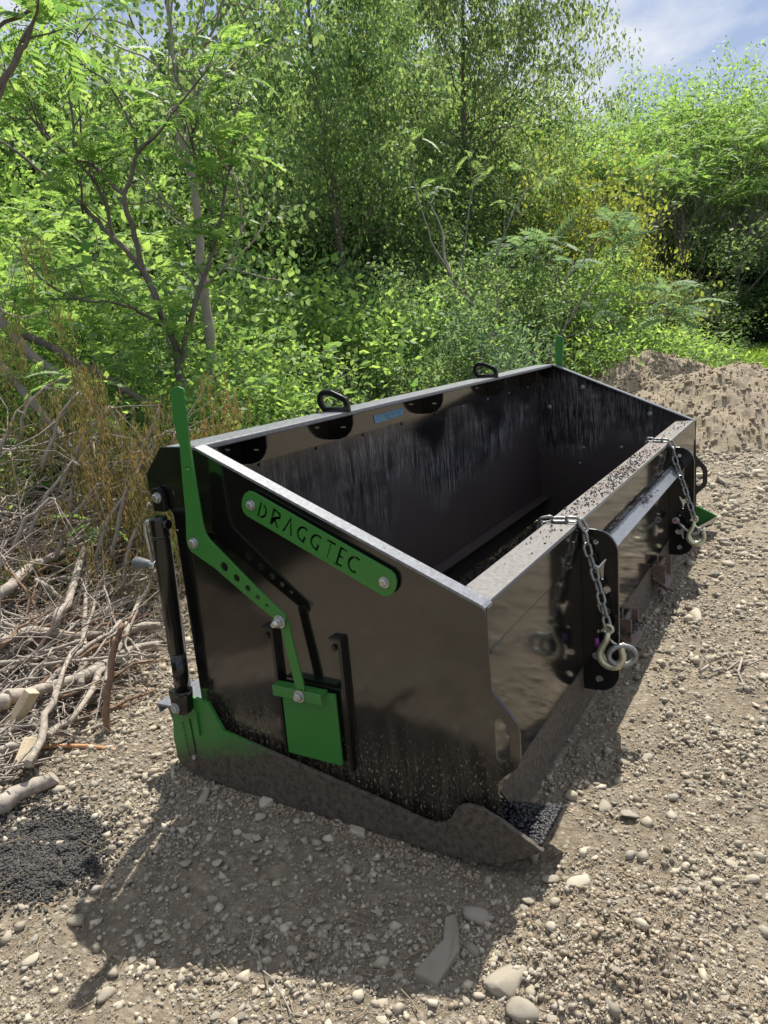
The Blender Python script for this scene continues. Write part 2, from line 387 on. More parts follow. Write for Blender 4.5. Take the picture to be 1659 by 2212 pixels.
# ------------------------------------------------------------------ numeric noise and terrain
def _h(ix, iy, seed):
    n = (ix.astype(np.int64) * 374761393 + iy.astype(np.int64) * 668265263 + seed * 1442695041) & 0xffffffff
    n = ((n ^ (n >> 13)) * 1274126177) & 0xffffffff
    return ((n ^ (n >> 16)) & 0xffff) / 65535.0
def vnoise(x, y, s=0):
    ix = np.floor(x); iy = np.floor(y); fx = x - ix; fy = y - iy
    fx = fx * fx * (3 - 2 * fx); fy = fy * fy * (3 - 2 * fy)
    a = _h(ix, iy, s); b = _h(ix + 1, iy, s); c = _h(ix, iy + 1, s); d = _h(ix + 1, iy + 1, s)
    return (a * (1 - fx) + b * fx) * (1 - fy) + (c * (1 - fx) + d * fx) * fy - 0.5
def fbm(x, y, f, oct=4, s=0, g=0.5):
    r = 0; a = 1
    for k in range(oct): r = r + a * vnoise(x * f, y * f, s + k * 17); f *= 2.03; a *= g
    return r
def sst(a, b, x):
    t = np.clip((x - a) / (b - a), 0, 1); return t * t * (3 - 2 * t)
def terrain(x, y, fine=True):
    x = np.asarray(x, float); y = np.asarray(y, float)
    e = 0.62 + 0.30 * np.maximum(x, -1.0)
    h = -2.1 * sst(0, 5.5, y - e)
    h = h + 0.10 * fbm(x, y, 0.35, 3, 3) * sst(1.5, 4, np.hypot(x - 0.6, y + 0.3))
    # soil turned up by the corner of the shoe, and a slight hollow in front of it
    h = h + 0.035 * np.exp(-(((x + 0.12) / 0.16) ** 2 + ((y + 0.88) / 0.13) ** 2)) - 0.02 * np.exp(-(((x + 0.05) / 0.12) ** 2 + ((y + 0.62) / 0.16) ** 2))
    h = h - 0.018 * sst(-0.02, -0.5, x) * sst(-1.2, -0.4, y)
    if fine:
        near = 1 - sst(4, 14, np.hypot(x, y))
        flat = 1 - 0.75 * sst(0.2, 0.0, np.maximum(np.maximum(-x, x - 2.44), np.maximum(y - 0.1, -y - 0.66)))
        h = h + near * (0.016 * fbm(x, y, 5, 4, 11, 0.55) + 0.010 * fbm(x, y, 34, 3, 23, 0.6)) * flat
        cl = np.exp(-(((x + 0.14) / 0.20) ** 2 + ((y + 0.88) / 0.16) ** 2))
        h = h + cl * 0.030 * np.abs(fbm(x, y, 26, 3, 41, 0.6))
    # inside the box the spread material lies a little higher
    return h - 0.006
def tz(x, y): return float(terrain(np.array([x]), np.array([y]))[0])
def ray(px, py):
    q = np.array([(px - CX) / FX, (py - CY) / FX, 1.0]); return RM.T @ q
def at(px, py, depth): return CAM + ray(px, py) * depth      # depth measured along the optical axis
def ground_pt(px, py):
    r = ray(px, py); t = -CAM[2] / r[2]
    for _ in range(4):
        p = CAM + r * t; t = (tz(p[0], p[1]) - CAM[2]) / r[2]
    return CAM + r * t
def ground():
    def axis_pts(a, b, step, far, n):
        core = np.arange(a, b, step); g = np.geomspace(step, far, n)
        return np.concatenate([(a - np.cumsum(g))[::-1], core, b + np.cumsum(g)])
    xs = axis_pts(-1.1, 2.2, 0.0105, 14, 110); ys = axis_pts(-1.5, 0.9, 0.0105, 14, 110)
    X, Y = np.meshgrid(xs, ys, indexing='ij'); Z = terrain(X, Y)
    V = np.stack([X, Y, Z], -1).reshape(-1, 3); nx, ny = len(xs), len(ys)
    I = np.arange(nx * ny).reshape(nx, ny)
    F = np.stack([I[:-1, :-1], I[1:, :-1], I[1:, 1:], I[:-1, 1:]], -1).reshape(-1, 4)
    me = array_mesh('ground', V, F); me.polygons.foreach_set('use_smooth', [True] * len(me.polygons))
    tag(link('ground', me, M['dirt']), kind='structure')
ground()

rng = np.random.default_rng(7)
rnd = random.Random(5)

# ------------------------------------------------------------------ stones and gravel
def ico(sub):
    bm = bmesh.new(); bmesh.ops.create_icosphere(bm, subdivisions=sub, radius=1.0)
    V = np.array([v.co[:] for v in bm.verts]); F = np.array([[v.index for v in f.verts] for f in bm.faces]); bm.free(); return V, F
def rotmats(n, rg):
    q = rg.normal(size=(n, 4)); q /= np.linalg.norm(q, axis=1)[:, None]; w, x, y, z = q.T
    return np.stack([np.stack([1 - 2 * (y * y + z * z), 2 * (x * y - z * w), 2 * (x * z + y * w)], -1),
                     np.stack([2 * (x * y + z * w), 1 - 2 * (x * x + z * z), 2 * (y * z - x * w)], -1),
                     np.stack([2 * (x * z - y * w), 2 * (y * z + x * w), 1 - 2 * (x * x + y * y)], -1)], 1)
def stones_mesh(name, P, S, sub=1, flat=0.6, rg=rng, tilt=0.25):
    T, F = ico(sub); n = len(P); k = len(T)
    jit = np.clip(1 + rg.normal(size=(n, k, 1)) * (0.24 if sub == 1 else 0.05), .5, 1.5)
    sc_ = np.stack([rg.uniform(.7, 1.35, n), rg.uniform(.65, 1.1, n), rg.uniform(flat * .6, flat * 1.3, n)], -1)[:, None, :]
    V = T[None] * jit * sc_
    a = rg.uniform(0, 2 * np.pi, n); ca, sa = np.cos(a), np.sin(a)
    Z = np.zeros(n); O = np.ones(n)
    Rz = np.stack([np.stack([ca, -sa, Z], -1), np.stack([sa, ca, Z], -1), np.stack([Z, Z, O], -1)], 1)
    b = rg.normal(size=n) * tilt; cb, sb = np.cos(b), np.sin(b)
    Rx = np.stack([np.stack([O, Z, Z], -1), np.stack([Z, cb, -sb], -1), np.stack([Z, sb, cb], -1)], 1)
    V = np.einsum('nij,njk,nlk->nli', Rz, Rx, V) * S[:, None, None] + P[:, None, :]
    FF = (F[None] + (np.arange(n) * k)[:, None, None]).reshape(-1, 3)
    return array_mesh(name, V.reshape(-1, 3), FF)
def in_box(x, y, pad=0.0): return (x > -0.03 - pad) & (x < 2.47 + pad) & (y > -0.66 - pad) & (y < 0.12 + pad)
def gravel_field(name, n, smin, smax, power, dmax, sub, dref):
    # even per square metre of picture depth: density falls with distance, size floor rises with it
    u = rng.uniform(0, 1, n * 3); d = 0.35 * (dmax / 0.35) ** u
    a = math.atan2(RM[2][1], RM[2][0]) + rng.uniform(-0.75, 0.75, n * 3)
    x = CAM[0] + d * np.cos(a); y = CAM[1] + d * np.sin(a)
    ok = ~((x > 0.02) & (x < 2.4) & (y > -0.62) & (y < 0.06)) & (y < 0.75 + 0.3 * np.maximum(x, -1))
    x, y, d = x[ok][:n], y[ok][:n], d[ok][:n]
    s = smin * (1 - rng.uniform(0, 1, len(x))) ** (-1 / power); s = np.minimum(s, smax) * np.clip(d / dref, 0.75, 3.5)
    z = terrain(x, y) + s * 0.12
    me = stones_mesh(name, np.stack([x, y, z], -1), s, sub)
    o = link(name, me, M['stone']); tag(o, 'fine pale gravel grains strewn over the dirt', 'gravel', kind='stuff'); return o
gravel_field('gravel', 60000, 0.0016, 0.007, 2.2, 9.0, 0 + 1, 1.3) if False else None
def tiny_gravel():
    # octahedral grains
    T = np.array([(1, 0, 0), (-1, 0, 0), (0, 1, 0), (0, -1, 0), (0, 0, 1), (0, 0, -1)], float)
    F = np.array([(0, 2, 4), (2, 1, 4), (1, 3, 4), (3, 0, 4), (2, 0, 5), (1, 2, 5), (3, 1, 5), (0, 3, 5)])
    n = 170000
    u = rng.uniform(0, 1, n * 3); d = 0.4 * (14 / 0.4) ** u
    a = math.atan2(RM[2][1], RM[2][0]) + rng.uniform(-0.72, 0.72, n * 3)
    x = CAM[0] + d * np.cos(a); y = CAM[1] + d * np.sin(a)
    ok = ~((x > 0.17) & (x < 2.4) & (y > -0.62) & (y < 0.06)) & (y < 0.8 + 0.3 * np.maximum(x, -1)) & ~((x > 0.0) & (x < 0.17) & (y > -0.75) & (y < 0.06))
    q_ = np.stack([x, y, np.zeros_like(x)], -1) - CAM; qc = q_ @ RM.T; ix_ = CX + FX * qc[:, 0] / qc[:, 2]; iy_ = CY + FX * qc[:, 1] / qc[:, 2]
    ok &= (((ix_ - 70) / 150) ** 2 + ((iy_ - 1840 + (ix_ - 90) * .28) / 90) ** 2 > 1) | (rng.uniform(0, 1, len(x)) < .06)
    patch = fbm(x, y, 3.2, 3, 91) + 0.25 * rng.normal(size=len(x)); ok &= patch - 0.5 * sst(-1.0, -1.5, y + .35 * x) * rng.uniform(0, 1, len(x)) > -0.06
    x, y, d = x[ok][:n], y[ok][:n], d[ok][:n]; n = len(x)
    cl = 0.6 + 0.9 * (vnoise(x * 9, y * 9, 77) + 0.5)
    s = np.minimum(0.0014 * (1 - rng.uniform(0, 1, n)) ** (-1 / 2.3), 0.0085) * np.clip(d / 1.4, 0.8, 4) * cl
    k = 6
    V = T[None] * (1 + rng.normal(size=(n, k, 1)) * 0.25) * np.stack([np.ones(n), rng.uniform(.6, 1, n), rng.uniform(.4, .9, n)], -1)[:, None, :]
    V = np.einsum('nij,nkj->nki', rotmats(n, rng), V) * s[:, None, None]
    V += np.stack([x, y, terrain(x, y) + s * 0.25], -1)[:, None, :]
    me = array_mesh('gravel', V.reshape(-1, 3), (F[None] + (np.arange(n) * k)[:, None, None]).reshape(-1, 3))
    tag(link('gravel', me, M['stone']), 'fine pale gravel grains strewn over the dirt', 'gravel', kind='stuff')
tiny_gravel()
def mid_gravel():
    n = 3800
    u = rng.uniform(0, 1, n * 3); d = 0.4 * (10 / 0.4) ** u
    a = math.atan2(RM[2][1], RM[2][0]) + rng.uniform(-0.72, 0.72, n * 3)
    x = CAM[0] + d * np.cos(a); y = CAM[1] + d * np.sin(a)
    ok = ~((x > -0.03) & (x < 2.44) & (y > -0.76) & (y < 0.2)) & (y < 0.7 + 0.3 * np.maximum(x, -1))
    q_ = np.stack([x, y, np.zeros_like(x)], -1) - CAM; qc = q_ @ RM.T; ix_ = CX + FX * qc[:, 0] / qc[:, 2]; iy_ = CY + FX * qc[:, 1] / qc[:, 2]
    ok &= ((ix_ - 70) / 150) ** 2 + ((iy_ - 1840 + (ix_ - 90) * .28) / 90) ** 2 > 1
    cl = vnoise(x * 4, y * 4, 5) + rng.uniform(-.5, .5, len(x)); ok &= cl > -0.3
    x, y, d = x[ok][:n], y[ok][:n], d[ok][:n]; n = len(x)
    s = np.minimum(0.0040 * (1 - rng.uniform(0, 1, n)) ** (-1 / 2.2), 0.014) * np.clip(d / 1.7, 0.85, 2.2)
    me = stones_mesh('pebbles', np.stack([x, y, terrain(x, y) + s * 0.2], -1), s, 1, 0.65)
    tag(link('pebbles', me, M['stone']), 'small pale pebbles scattered thickly over the gravel', 'pebbles', kind='stuff')
mid_gravel()
stone_vars = []
for k in range(10):
    rg = np.random.default_rng(100 + k)
    V, F = ico(2)
    for _ in range(11):                       # facet the stone by slicing with random planes
        nrm = rg.normal(size=3); nrm /= np.linalg.norm(nrm); h = rg.uniform(0.42, 0.80)
        d = V @ nrm - h; V = V - np.where(d > 0, d, 0)[:, None] * nrm * 0.98
    V = V * np.array([rg.uniform(.9, 1.3), rg.uniform(.65, .95), rg.uniform(.32, .62)]) + rg.normal(size=V.shape) * 0.008
    me = array_mesh('stone', V, F); me.materials.append(M['stone'])
    if k in (1, 2, 4): me.polygons.foreach_set('use_smooth', [True] * len(me.polygons))
    stone_vars.append(me)
def stone(px, py, wpx, k=None, label=None, zs=1.0, rot=None, sy=1.0, grp='pale stones lying loose on the gravel'):
    p = ground_pt(px, py); d = (RM @ (p - CAM))[2]; s = wpx / 2 / FX * d
    o = link('stone', stone_vars[k if k is not None else rnd.randrange(10)], None, loc=(p[0], p[1], p[2] + s * 0.22 * zs))
    o.scale = (s, s * sy, s * zs); o.rotation_euler = (rnd.uniform(-.2, .2), rnd.uniform(-.2, .2), rot if rot is not None else rnd.uniform(0, 6.28))
    tag(o, label or 'weathered pale grey stone half sunk in the gravelly dirt', 'stone', grp if not label else None)
    return o
stone(1255, 1912, 78, 1, 'smooth oval tan stone, largest of the cluster in the sun right of the shadow', 0.8, 2.4)
stone(1040, 1985, 74, 6, 'angular grey brown stone near the shadow edge beside the long flat slab', 1.1)
stone(1140, 1950, 46, 7, 'pointed olive grey stone standing in shade below the runner tip', 1.2)
stone(1095, 2130, 112, 3, 'broad pale stone half buried at the lower shadow edge', 0.8)
stone(1125, 2195, 90, 8, 'pale blocky stone cut by the bottom edge of the photo', 0.9)
stone(228, 2150, 56, 2, 'rounded pale stone in sun at the bottom left', 1.0)
stone(72, 2075, 48, 4, 'small brown grey pebble stone in sun left of the shadow', 1.0)
stone(170, 1990, 50, 9, 'grey block stone in sun beside the tip of the lever shadow', 0.9)
stone(1150, 1850, 40, 5, 'square edged stone just below the runner tip', 1.2)
stone(1232, 1725, 40, 8, 'bright cream stone right of the black clumps', 1.2)
stone(1360, 1762, 58, 0, 'large flat cream pebble on the sunny gravel right of the shoe', 0.6)
stone(1310, 1748, 50, 2, 'pale flattened pebble beside the largest cream pebble', 0.6)
stone(1395, 1640, 42, 1, 'rounded tan pebble by itself on the sunny gravel at right', 0.8)
stone(565, 1768, 36, 7, 'grey triangular stone in shade near the middle of the runner', 1.2)
stone(730, 1770, 34, 3, 'pale round stone in shade below the runner', 1.2)
stone(1185, 1905, 46, 6, 'brown grey stone at the sunlit corner of the shadow', 1.2)
stone(690, 1990, 30, 5, 'small white stone with a sharp edge in the shade', 1.2)
stone(1500, 1330, 66, 9, 'long pale flat rock on the gravel beyond the hooks', 0.5, 0.3, 0.6)
# flat slabs
def slab(name, pxs, th, label, mat='stone'):
    P = [ground_pt(*q) for q in pxs]; n = len(P); m = MB()
    c = sum(P) / n; top = [tuple(q - c + np.array([0, 0, th])) for q in P]; bot = [tuple((q - c) * 1.04 + np.array([0, 0, -0.01])) for q in P]
    m.add(bot + top, [tuple(reversed(range(n))), tuple(range(n, 2 * n))] + [(i, (i + 1) % n, n + (i + 1) % n, n + i) for i in range(n)])
    o = m.build(name, M[mat], loc=tuple(c)); bevel(o, 0.003, 2); tag(o, label, 'stone'); return o
slab('flat_slab', [(895, 2112), (925, 2075), (958, 2040), (962, 1992), (985, 1985), (992, 2020), (993, 2062), (975, 2090), (945, 2135)], 0.012, 'long flat grey slab of shale with a narrow neck in the shade')
slab('flat_slab', [(560, 1732), (585, 1712), (602, 1716), (590, 1735), (572, 1745), (562, 1748)], 0.008, 'small olive slab leaning in the shade under the middle of the runner')
slab('flat_slab', [(758, 1785), (790, 1795), (788, 1812), (756, 1800)], 0.008, 'small square pale slab in shade right of the olive slab')
slab('flat_slab', [(425, 1740), (435, 1722), (458, 1700), (447, 1735)], 0.008, 'narrow olive slab in the shade under the rear of the runner')
def bag_of_stones():
    placed = 0; tries = 0
    while placed < 240 and tries < 5000:
        tries += 1
        px = rnd.uniform(-20, 1680); py = 1400 + 830 * rnd.random() ** 0.75
        if tries % 2 == 0: px = rnd.uniform(250, 1180); py = rnd.uniform(1700, 2130)
        p = ground_pt(px, py)
        if ((px - 70) / 150) ** 2 + ((py - 1840) / 85) ** 2 < 1: continue
        if in_box(p[0], p[1], 0.035) or (p[1] < -0.6 and 0 < p[0] < 0.2 and p[1] > -0.78): continue
        if p[1] > 0.65 + 0.3 * p[0]: continue
        if CAM[0] + 0 > 99: continue
        w = 9 + 9 / (0.25 + rnd.random()); w = min(w, 38) * (0.6 + 0.4 * (py - 1300) / 900)
        s = stone(px, py, w, zs=rnd.uniform(0.35, 0.85)); placed += 1
bag_of_stones()

P = [(rng.normal(-0.13, .13), rng.normal(-0.90, .10)) for _ in range(1700)] + [(rng.uniform(-.75, .1), rng.uniform(-1.0, .5)) for _ in range(900)]
P += [(-.03 - abs(rng.normal(0, .018)), rng.uniform(-.62, .17)) for _ in range(900)]
P = np.array([(x, y, tz(x, y) + .002) for x, y in P if x < -.028 or not in_box(x, y, .04) and not (x > -.03 and y > -.76)])
me = stones_mesh('earth_crumbs', P, 0.0012 + 0.0055 * rng.uniform(0, 1, len(P)) ** 4, 1, .85, rng, .6)
tag(link('earth_crumbs', me, M['crumb']), 'crumbs of dry earth turned up around the runner tip', 'earth crumbs', kind='stuff')

# ------------------------------------------------------------------ the paver box
box = empty('paver_box_attachment')
tag(box, 'long open glossy black steel spreader box with green levers, runners and cut lettering', 'spreader box')
LEN = 2.44
side_pts = [(-0.089, 0.02), (-0.089, 0.64), (-0.094, 0.652), (-0.104, 0.660), (-0.154, 0.694), (-0.155, 0.735), (-0.100, 0.795), (0.0, 0.795),
            (0.648, 0.510), (0.647, 0.424), (0.649, 0.351), (0.657, 0.340), (0.683, 0.311), (0.694, 0.296), (0.698, 0.28), (0.698, 0.227),
            (0.692, 0.209), (0.660, 0.178), (0.652, 0.166), (0.650, 0.055), (0.60, 0.02)]
hole = [(0.651, 0.291), (0.655, 0.299), (0.661, 0.301), (0.668, 0.299), (0.677, 0.283), (0.6795, 0.27), (0.6795, 0.229), (0.676, 0.219), (0.667, 0.211), (0.658, 0.211), (0.652, 0.217), (0.6505, 0.226)]
near = plate('side_plate', side_pts, [hole], 0.006, M['black'], box, 0.003)
far = plate('side_plate', side_pts, [hole], 0.006, M['wall'], box, LEN - 0.003)
# sloping rim: flat bar welded on the sloping edge, leaning inward, front end rolled down
def rim(x0, x1, parent):
    m = MB(); a = Vector((0, -0.006, 0.7935)); b = Vector((0, -0.640, 0.5147))
    d = (b - a).normalized(); nrm = Vector((0, d.z, -d.y)) * -1
    if nrm.z < 0: nrm = -nrm
    pts = [a + d * -0.012 - nrm * 0.006, a, b, b + d * 0.008 - nrm * 0.002, b + d * 0.011 - nrm * 0.010]
    for i in range(len(pts) - 1):
        p, q = pts[i], pts[i + 1]; t = 0.004
        m.hexa([(x0, p.y, p.z - t), (x0, q.y, q.z - t), (x1, q.y, q.z - t), (x1, p.y, p.z - t)][::1], [(x0, p.y, p.z + .002), (x0, q.y, q.z + .002), (x1, q.y, q.z + .002), (x1, p.y, p.z + .002)])
    o = m.build('rim', M['rim'], parent); bmm = bmesh.new(); bmm.from_mesh(o.data)
    bmesh.ops.remove_doubles(bmm, verts=bmm.verts, dist=1e-5); bmesh.ops.recalc_face_normals(bmm, faces=bmm.faces)
    bmm.to_mesh(o.data); bmm.free(); bevel(o, 0.0015, 1); return o
rim(-0.003, 0.030, near); rim(LEN - 0.030, LEN + 0.003, far)
# rear wall, seam strip and top channel
m = MB().box((0.0065, 0.085, 0.03), (LEN - 0.0065, 0.091, 0.782)); w = m.build('rear_wall', M['wall'], box)
m = MB().box((0.007, 0.0822, 0.708), (LEN - 0.007, 0.0849, 0.7815)); m.build('seam_strip', M['black_front'], w)
m = MB().box((0.0062, -0.001, 0.783), (LEN - 0.0062, 0.092, 0.796)); rt = m.build('rear_rim', M['rim'], box); bevel(rt, 0.003, 2)
m = MB().box((0.0064, 0.0925, 0.74), (LEN - 0.0064, 0.0965, 0.790)); m.build('rear_flange', M['black_part'], box)
# gussets under the rear rim, two of which stand through it as lifting ears
def gusset(x):
    P = [(0.0, 0.782), (-0.004, 0.760)] + [(-0.018 - 0.056 * math.sin(R(t)), 0.716 + 0.044 * (math.cos(R(t)) ** 1.0)) for t in (20, 40, 60, 80)] + [(-0.081, 0.712), (-0.081, 0.782)]
    P = [(0.0, 0.782), (-0.002, 0.760), (-0.012, 0.738), (-0.030, 0.722), (-0.055, 0.715), (-0.081, 0.714), (-0.081, 0.782)]
    hl = [(-0.045, 0.746), (-0.027, 0.746), (-0.025, 0.749), (-0.027, 0.752), (-0.045, 0.752), (-0.047, 0.749)]
    return plate('gusset', P, [hl], 0.006, M['black_part'], box, x)
for x in (0.24, 0.624, 1.206, 1.80, 2.2): gusset(x)
def ear(x):
    P = [(-0.079, 0.7965), (-0.092, 0.815), (-0.096, 0.829), (-0.093, 0.843), (-0.085, 0.852), (-0.074, 0.856), (-0.048, 0.854), (-0.012, 0.838), (0.0, 0.831), (0.005, 0.822), (0.006, 0.7965)]
    h = [(-0.072, 0.808), (-0.081, 0.819), (-0.084, 0.830), (-0.081, 0.840), (-0.074, 0.845), (-0.050, 0.843), (-0.018, 0.829), (-0.008, 0.822), (-0.006, 0.812), (-0.012, 0.806)]
    return plate('lifting_ear', P, [h], 0.012, M['black_part'], box, x, 0.003)
ear(0.60); ear(1.70)
# bolts through the far plate and rear wall
def bolt(parent, x, v, w, r=0.0085, side=-1, mat='zinc', th=0.006, washer=True, rot=0.3, name='bolt'):
    m = MB(); c = []
    if washer: m.tube([(x, -v, w), (x + side * 0.002, -v, w)], r * 1.35, 18, True, False)
    z0 = x + side * (0.002 if washer else 0); P0 = [(z0, -v + r * math.cos(rot + k * math.pi / 3), w + r * math.sin(rot + k * math.pi / 3)) for k in range(6)]
    z1 = z0 + side * th; P1 = [(z1, q[1], q[2]) for q in P0]
    P2 = [(z1 + side * .0012, -v + (q[1] + v) * .8, w + (q[2] - w) * .8) for q in P1]
    m.add(P0 + P1 + P2, [(0, 1, 7, 6), (1, 2, 8, 7), (2, 3, 9, 8), (3, 4, 10, 9), (4, 5, 11, 10), (5, 0, 6, 11)] + [(6 + k, 6 + (k + 1) % 6, 12 + (k + 1) % 6, 12 + k) for k in range(6)] + [(12, 13, 14, 15, 16, 17)])
    me = m.mesh(name); bm = bmesh.new(); bm.from_mesh(me); bmesh.ops.recalc_face_normals(bm, faces=bm.faces); bm.to_mesh(me); bm.free()
    return link(name, me, M[mat], parent)
for v, w_ in ((0.142, 0.680), (-0.024, 0.591), (0.45, 0.546), (0.14, 0.388), (0.32, 0.39), (0.12, 0.31)):
    bolt(far, LEN - 0.0065, v, w_, 0.008 if w_ > 0.5 else 0.0055)
# zinc and black rivet heads along the wall seam
for i in range(9):
    x = 0.30 + i * 0.25
    MB().tube([(x, 0.0845, 0.700), (x, 0.081, 0.700)], [0.005, 0.0035], 8).build('rivet', M['zinc'] if i > 4 else M['black_part'], w)
# front beam
m = MB().box((0.0065, -0.6465, 0.4245), (LEN - 0.0065, -0.5655, 0.513)); fb = m.build('front_beam', M['black_front'], box); bevel(fb, 0.004, 3)
m = MB().box((0.008, -0.6425, 0.5131), (LEN - 0.008, -0.5695, 0.5142)); m.build('beam_top', M['beam_top'], fb)
m = MB().box((0.0068, -0.6440, 0.132), (LEN - 0.0068, -0.6385, 0.4243)); fp = m.build('front_panel', M['black_front'], box)
m = MB().hexa([(0.118, -0.6465, 0.012), (0.118, -0.6405, 0.012), (LEN - 0.118, -0.6405, 0.012), (LEN - 0.118, -0.6465, 0.012)][::-1],
              [(0.03, -0.6405, 0.1318), (0.03, -0.6345, 0.1318), (LEN - 0.1, -0.6345, 0.1318), (LEN - 0.1, -0.6405, 0.1318)][::-1])
me_o = m.build('lower_blade', M['ski'], box); bevel(me_o, 0.001, 1)
def bead(pts, r=0.0028, name='weld', mat='weld', parent=box):
    m = MB(); P = []; rr = []
    a = [Vector(p) for p in pts]
    for i in range(len(a) - 1):
        n = max(2, int((a[i + 1] - a[i]).length / 0.004))
        for k in range(n): P.append(a[i].lerp(a[i + 1], k / n)); rr.append(r * (0.75 + 0.5 * rnd.random()))
    m.tube(P, rr, 6); return m.build(name, M[mat], parent)
bead([(0.008, -0.646, 0.424), (0.075, -0.646, 0.4255)]); bead([(0.10, -0.643, 0.133), (0.608, -0.643, 0.133)], 0.002)
bead([(1.2, -0.646, 0.4245), (1.25, -0.646, 0.4245)])
# skid steer mounting plates (with keyhole shaped holes)
def yhole(c, s, rot):
    P = [(-.45, .9), (-.18, .95), (.1, .35), (.55, .45), (.95, .2), (1.0, -.15), (.75, -.42), (.35, -.3), (.15, -.75), (-.1, -1.2), (-.3, -1.15), (-.18, -.6), (-.25, -.1), (-.35, .3)]
    ca, sa = math.cos(rot), math.sin(rot)
    return [(c[0] + s * (a * ca - b * sa), c[1] + s * (a * sa + b * ca)) for a, b in P]
def mount(x):
    P = [(0.6447, 0.072), (0.672, 0.072)] + [(0.680 + 0.051 * math.sin(R(t)), 0.125 - 0.052 * math.cos(R(t))) for t in (10, 25, 40, 55, 70, 85)] + [(0.731, 0.28), (0.731, 0.434)] + \
        [(0.676 + 0.055 * math.cos(R(t)), 0.437 + 0.057 * math.sin(R(t))) for t in (10, 25, 40, 55, 70, 85)] + [(0.6447, 0.496)]
    hs = [circ((0.680, 0.463), 0.0075), yhole((0.692, 0.394), 0.026, 2.9), circ((0.705, 0.344), 0.0105), yhole((0.692, 0.286), 0.023, 0.2), circ((0.684, 0.232), 0.006),
          yhole((0.691, 0.163), 0.026, 3.0), circ((0.683, 0.103), 0.0105)]
    return plate('mounting_plate', P, hs, 0.010, M['black_part'], box, x, 0.0015)
mp1 = mount(0.606); mp2 = mount(1.805)
m = MB().hexa([(0.612, -0.6475, 0.418), (0.612, -0.680, 0.388), (1.799, -0.680, 0.388), (1.799, -0.6475, 0.418)], [(0.612, -0.6475, 0.425), (0.612, -0.683, 0.393), (1.799, -0.683, 0.393), (1.799, -0.6475, 0.425)])
o = m.build('coupler_bar', M['rim'], box); bevel(o, 0.001, 1)
# rusty hook brackets on the low front between the plates
def bracket(x0, x1):
    m = MB()
    m.box((x0, -0.690, 0.060), (x0 + 0.010, -0.6475, 0.135)); m.box((x1 - 0.010, -0.690, 0.060), (x1, -0.6475, 0.135))
    m.hexa([(x0 - .01, -0.70, 0.052), (x0 - .01, -0.6475, 0.085), (x1 + .01, -0.6475, 0.085), (x1 + .01, -0.70, 0.052)], [(x0 - .01, -0.70, 0.059), (x0 - .01, -0.6475, 0.092), (x1 + .01, -0.6475, 0.092), (x1 + .01, -0.70, 0.059)])
    m.box((x0 + .02, -0.715, 0.04), (x0 + 0.05, -0.66, 0.051), Matrix.Rotation(0.3, 3, 'X'))
    m.box((x0 + .011, -0.672, 0.110), (x1 - .011, -0.664, 0.135))
    o = m.build('latch_bracket', M['rust'], box); bevel(o, 0.0012, 1)
bracket(1.46, 1.58); bracket(0.93, 1.03)

# runners (skis)
ski_pts = [(-0.162, 0.018), (-0.174, 0.034), (-0.177, 0.09), (-0.166, 0.16), (-0.158, 0.197), (-0.115, 0.214), (-0.047, 0.204), (-0.010, 0.141),
           (0.121, 0.120), (0.26, 0.0975), (0.342, 0.085), (0.413, 0.073), (0.48, 0.0605), (0.505, 0.0565), (0.522, 0.056), (0.537, 0.059), (0.549, 0.066), (0.558, 0.076),
           (0.566, 0.088), (0.575, 0.104), (0.586, 0.114), (0.600, 0.119), (0.625, 0.119), (0.666, 0.103), (0.740, 0.066), (0.712, 0.044), (0.655, 0.013), (0.606, 0.001), (0.50, -0.003), (0.0, -0.003), (-0.088, 0.002)]
slot = [(-0.117, 0.150), (-0.113, 0.157), (-0.108, 0.152), (-0.104, 0.062), (-0.108, 0.056), (-0.113, 0.062)]
def runner(x, off):
    s = plate('runner', ski_pts, [slot], 0.010, M['ski' if off > 0 else 'green'], box, x, 0.0015)
    m = MB(); prof = [(-0.088, 0.000), (0.0, -0.002), (0.50, -0.002), (0.606, 0.003), (0.655, 0.015), (0.712, 0.046), (0.738, 0.064)]
    xa, xb = sorted((x + off * 0.0055, x + off * 0.135))
    for (v0, w0), (v1, w1) in zip(prof[:-1], prof[1:]):
        m.hexa([(xa, -v0, w0 - .003), (xa, -v1, w1 - .003), (xb, -v1, w1 - .003), (xb, -v0, w0 - .003)], [(xa, -v0, w0 + .003), (xa, -v1, w1 + .003), (xb, -v1, w1 + .003), (xb, -v0, w0 + .003)])
    m.build('shoe_plate', M['ski'], s)
    return s
r1 = runner(-0.020, 1); r2 = runner(LEN + 0.020, -1)
# weld/tooth scale beside the slot and the angled guide clip, slot bolts
m = MB(); P = []
for k in range(9):
    v = -0.141 + 0.0006 * k; w_ = 0.140 - 0.0105 * k
    m.hexa([(-0.0252, -v, w_), (-0.0252, -v - .0065, w_ - .003), (-0.0252, -v - .0065, w_ - .0055), (-0.0252, -v, w_ - .004)], [(-0.0275, -v, w_), (-0.0275, -v - .0065, w_ - .003), (-0.0275, -v - .0065, w_ - .0055), (-0.0275, -v, w_ - .004)])
m.build('tooth_scale', M['ski'], r1)
plate('clip', [(-0.098, 0.185), (-0.090, 0.184), (-0.082, 0.174), (-0.083, 0.118), (-0.089, 0.118), (-0.090, 0.168)], [], 0.006, M['green'], r1, -0.0283)
bolt(r1, -0.0255, -0.116, 0.031, 0.009, mat='rust', rot=0.5)
MB().tube([(-0.026, 0.1115, 0.054), (-0.032, 0.1115, 0.056)], 0.006, 6, True, False).build('stop_pin', M['zinc'], r1)
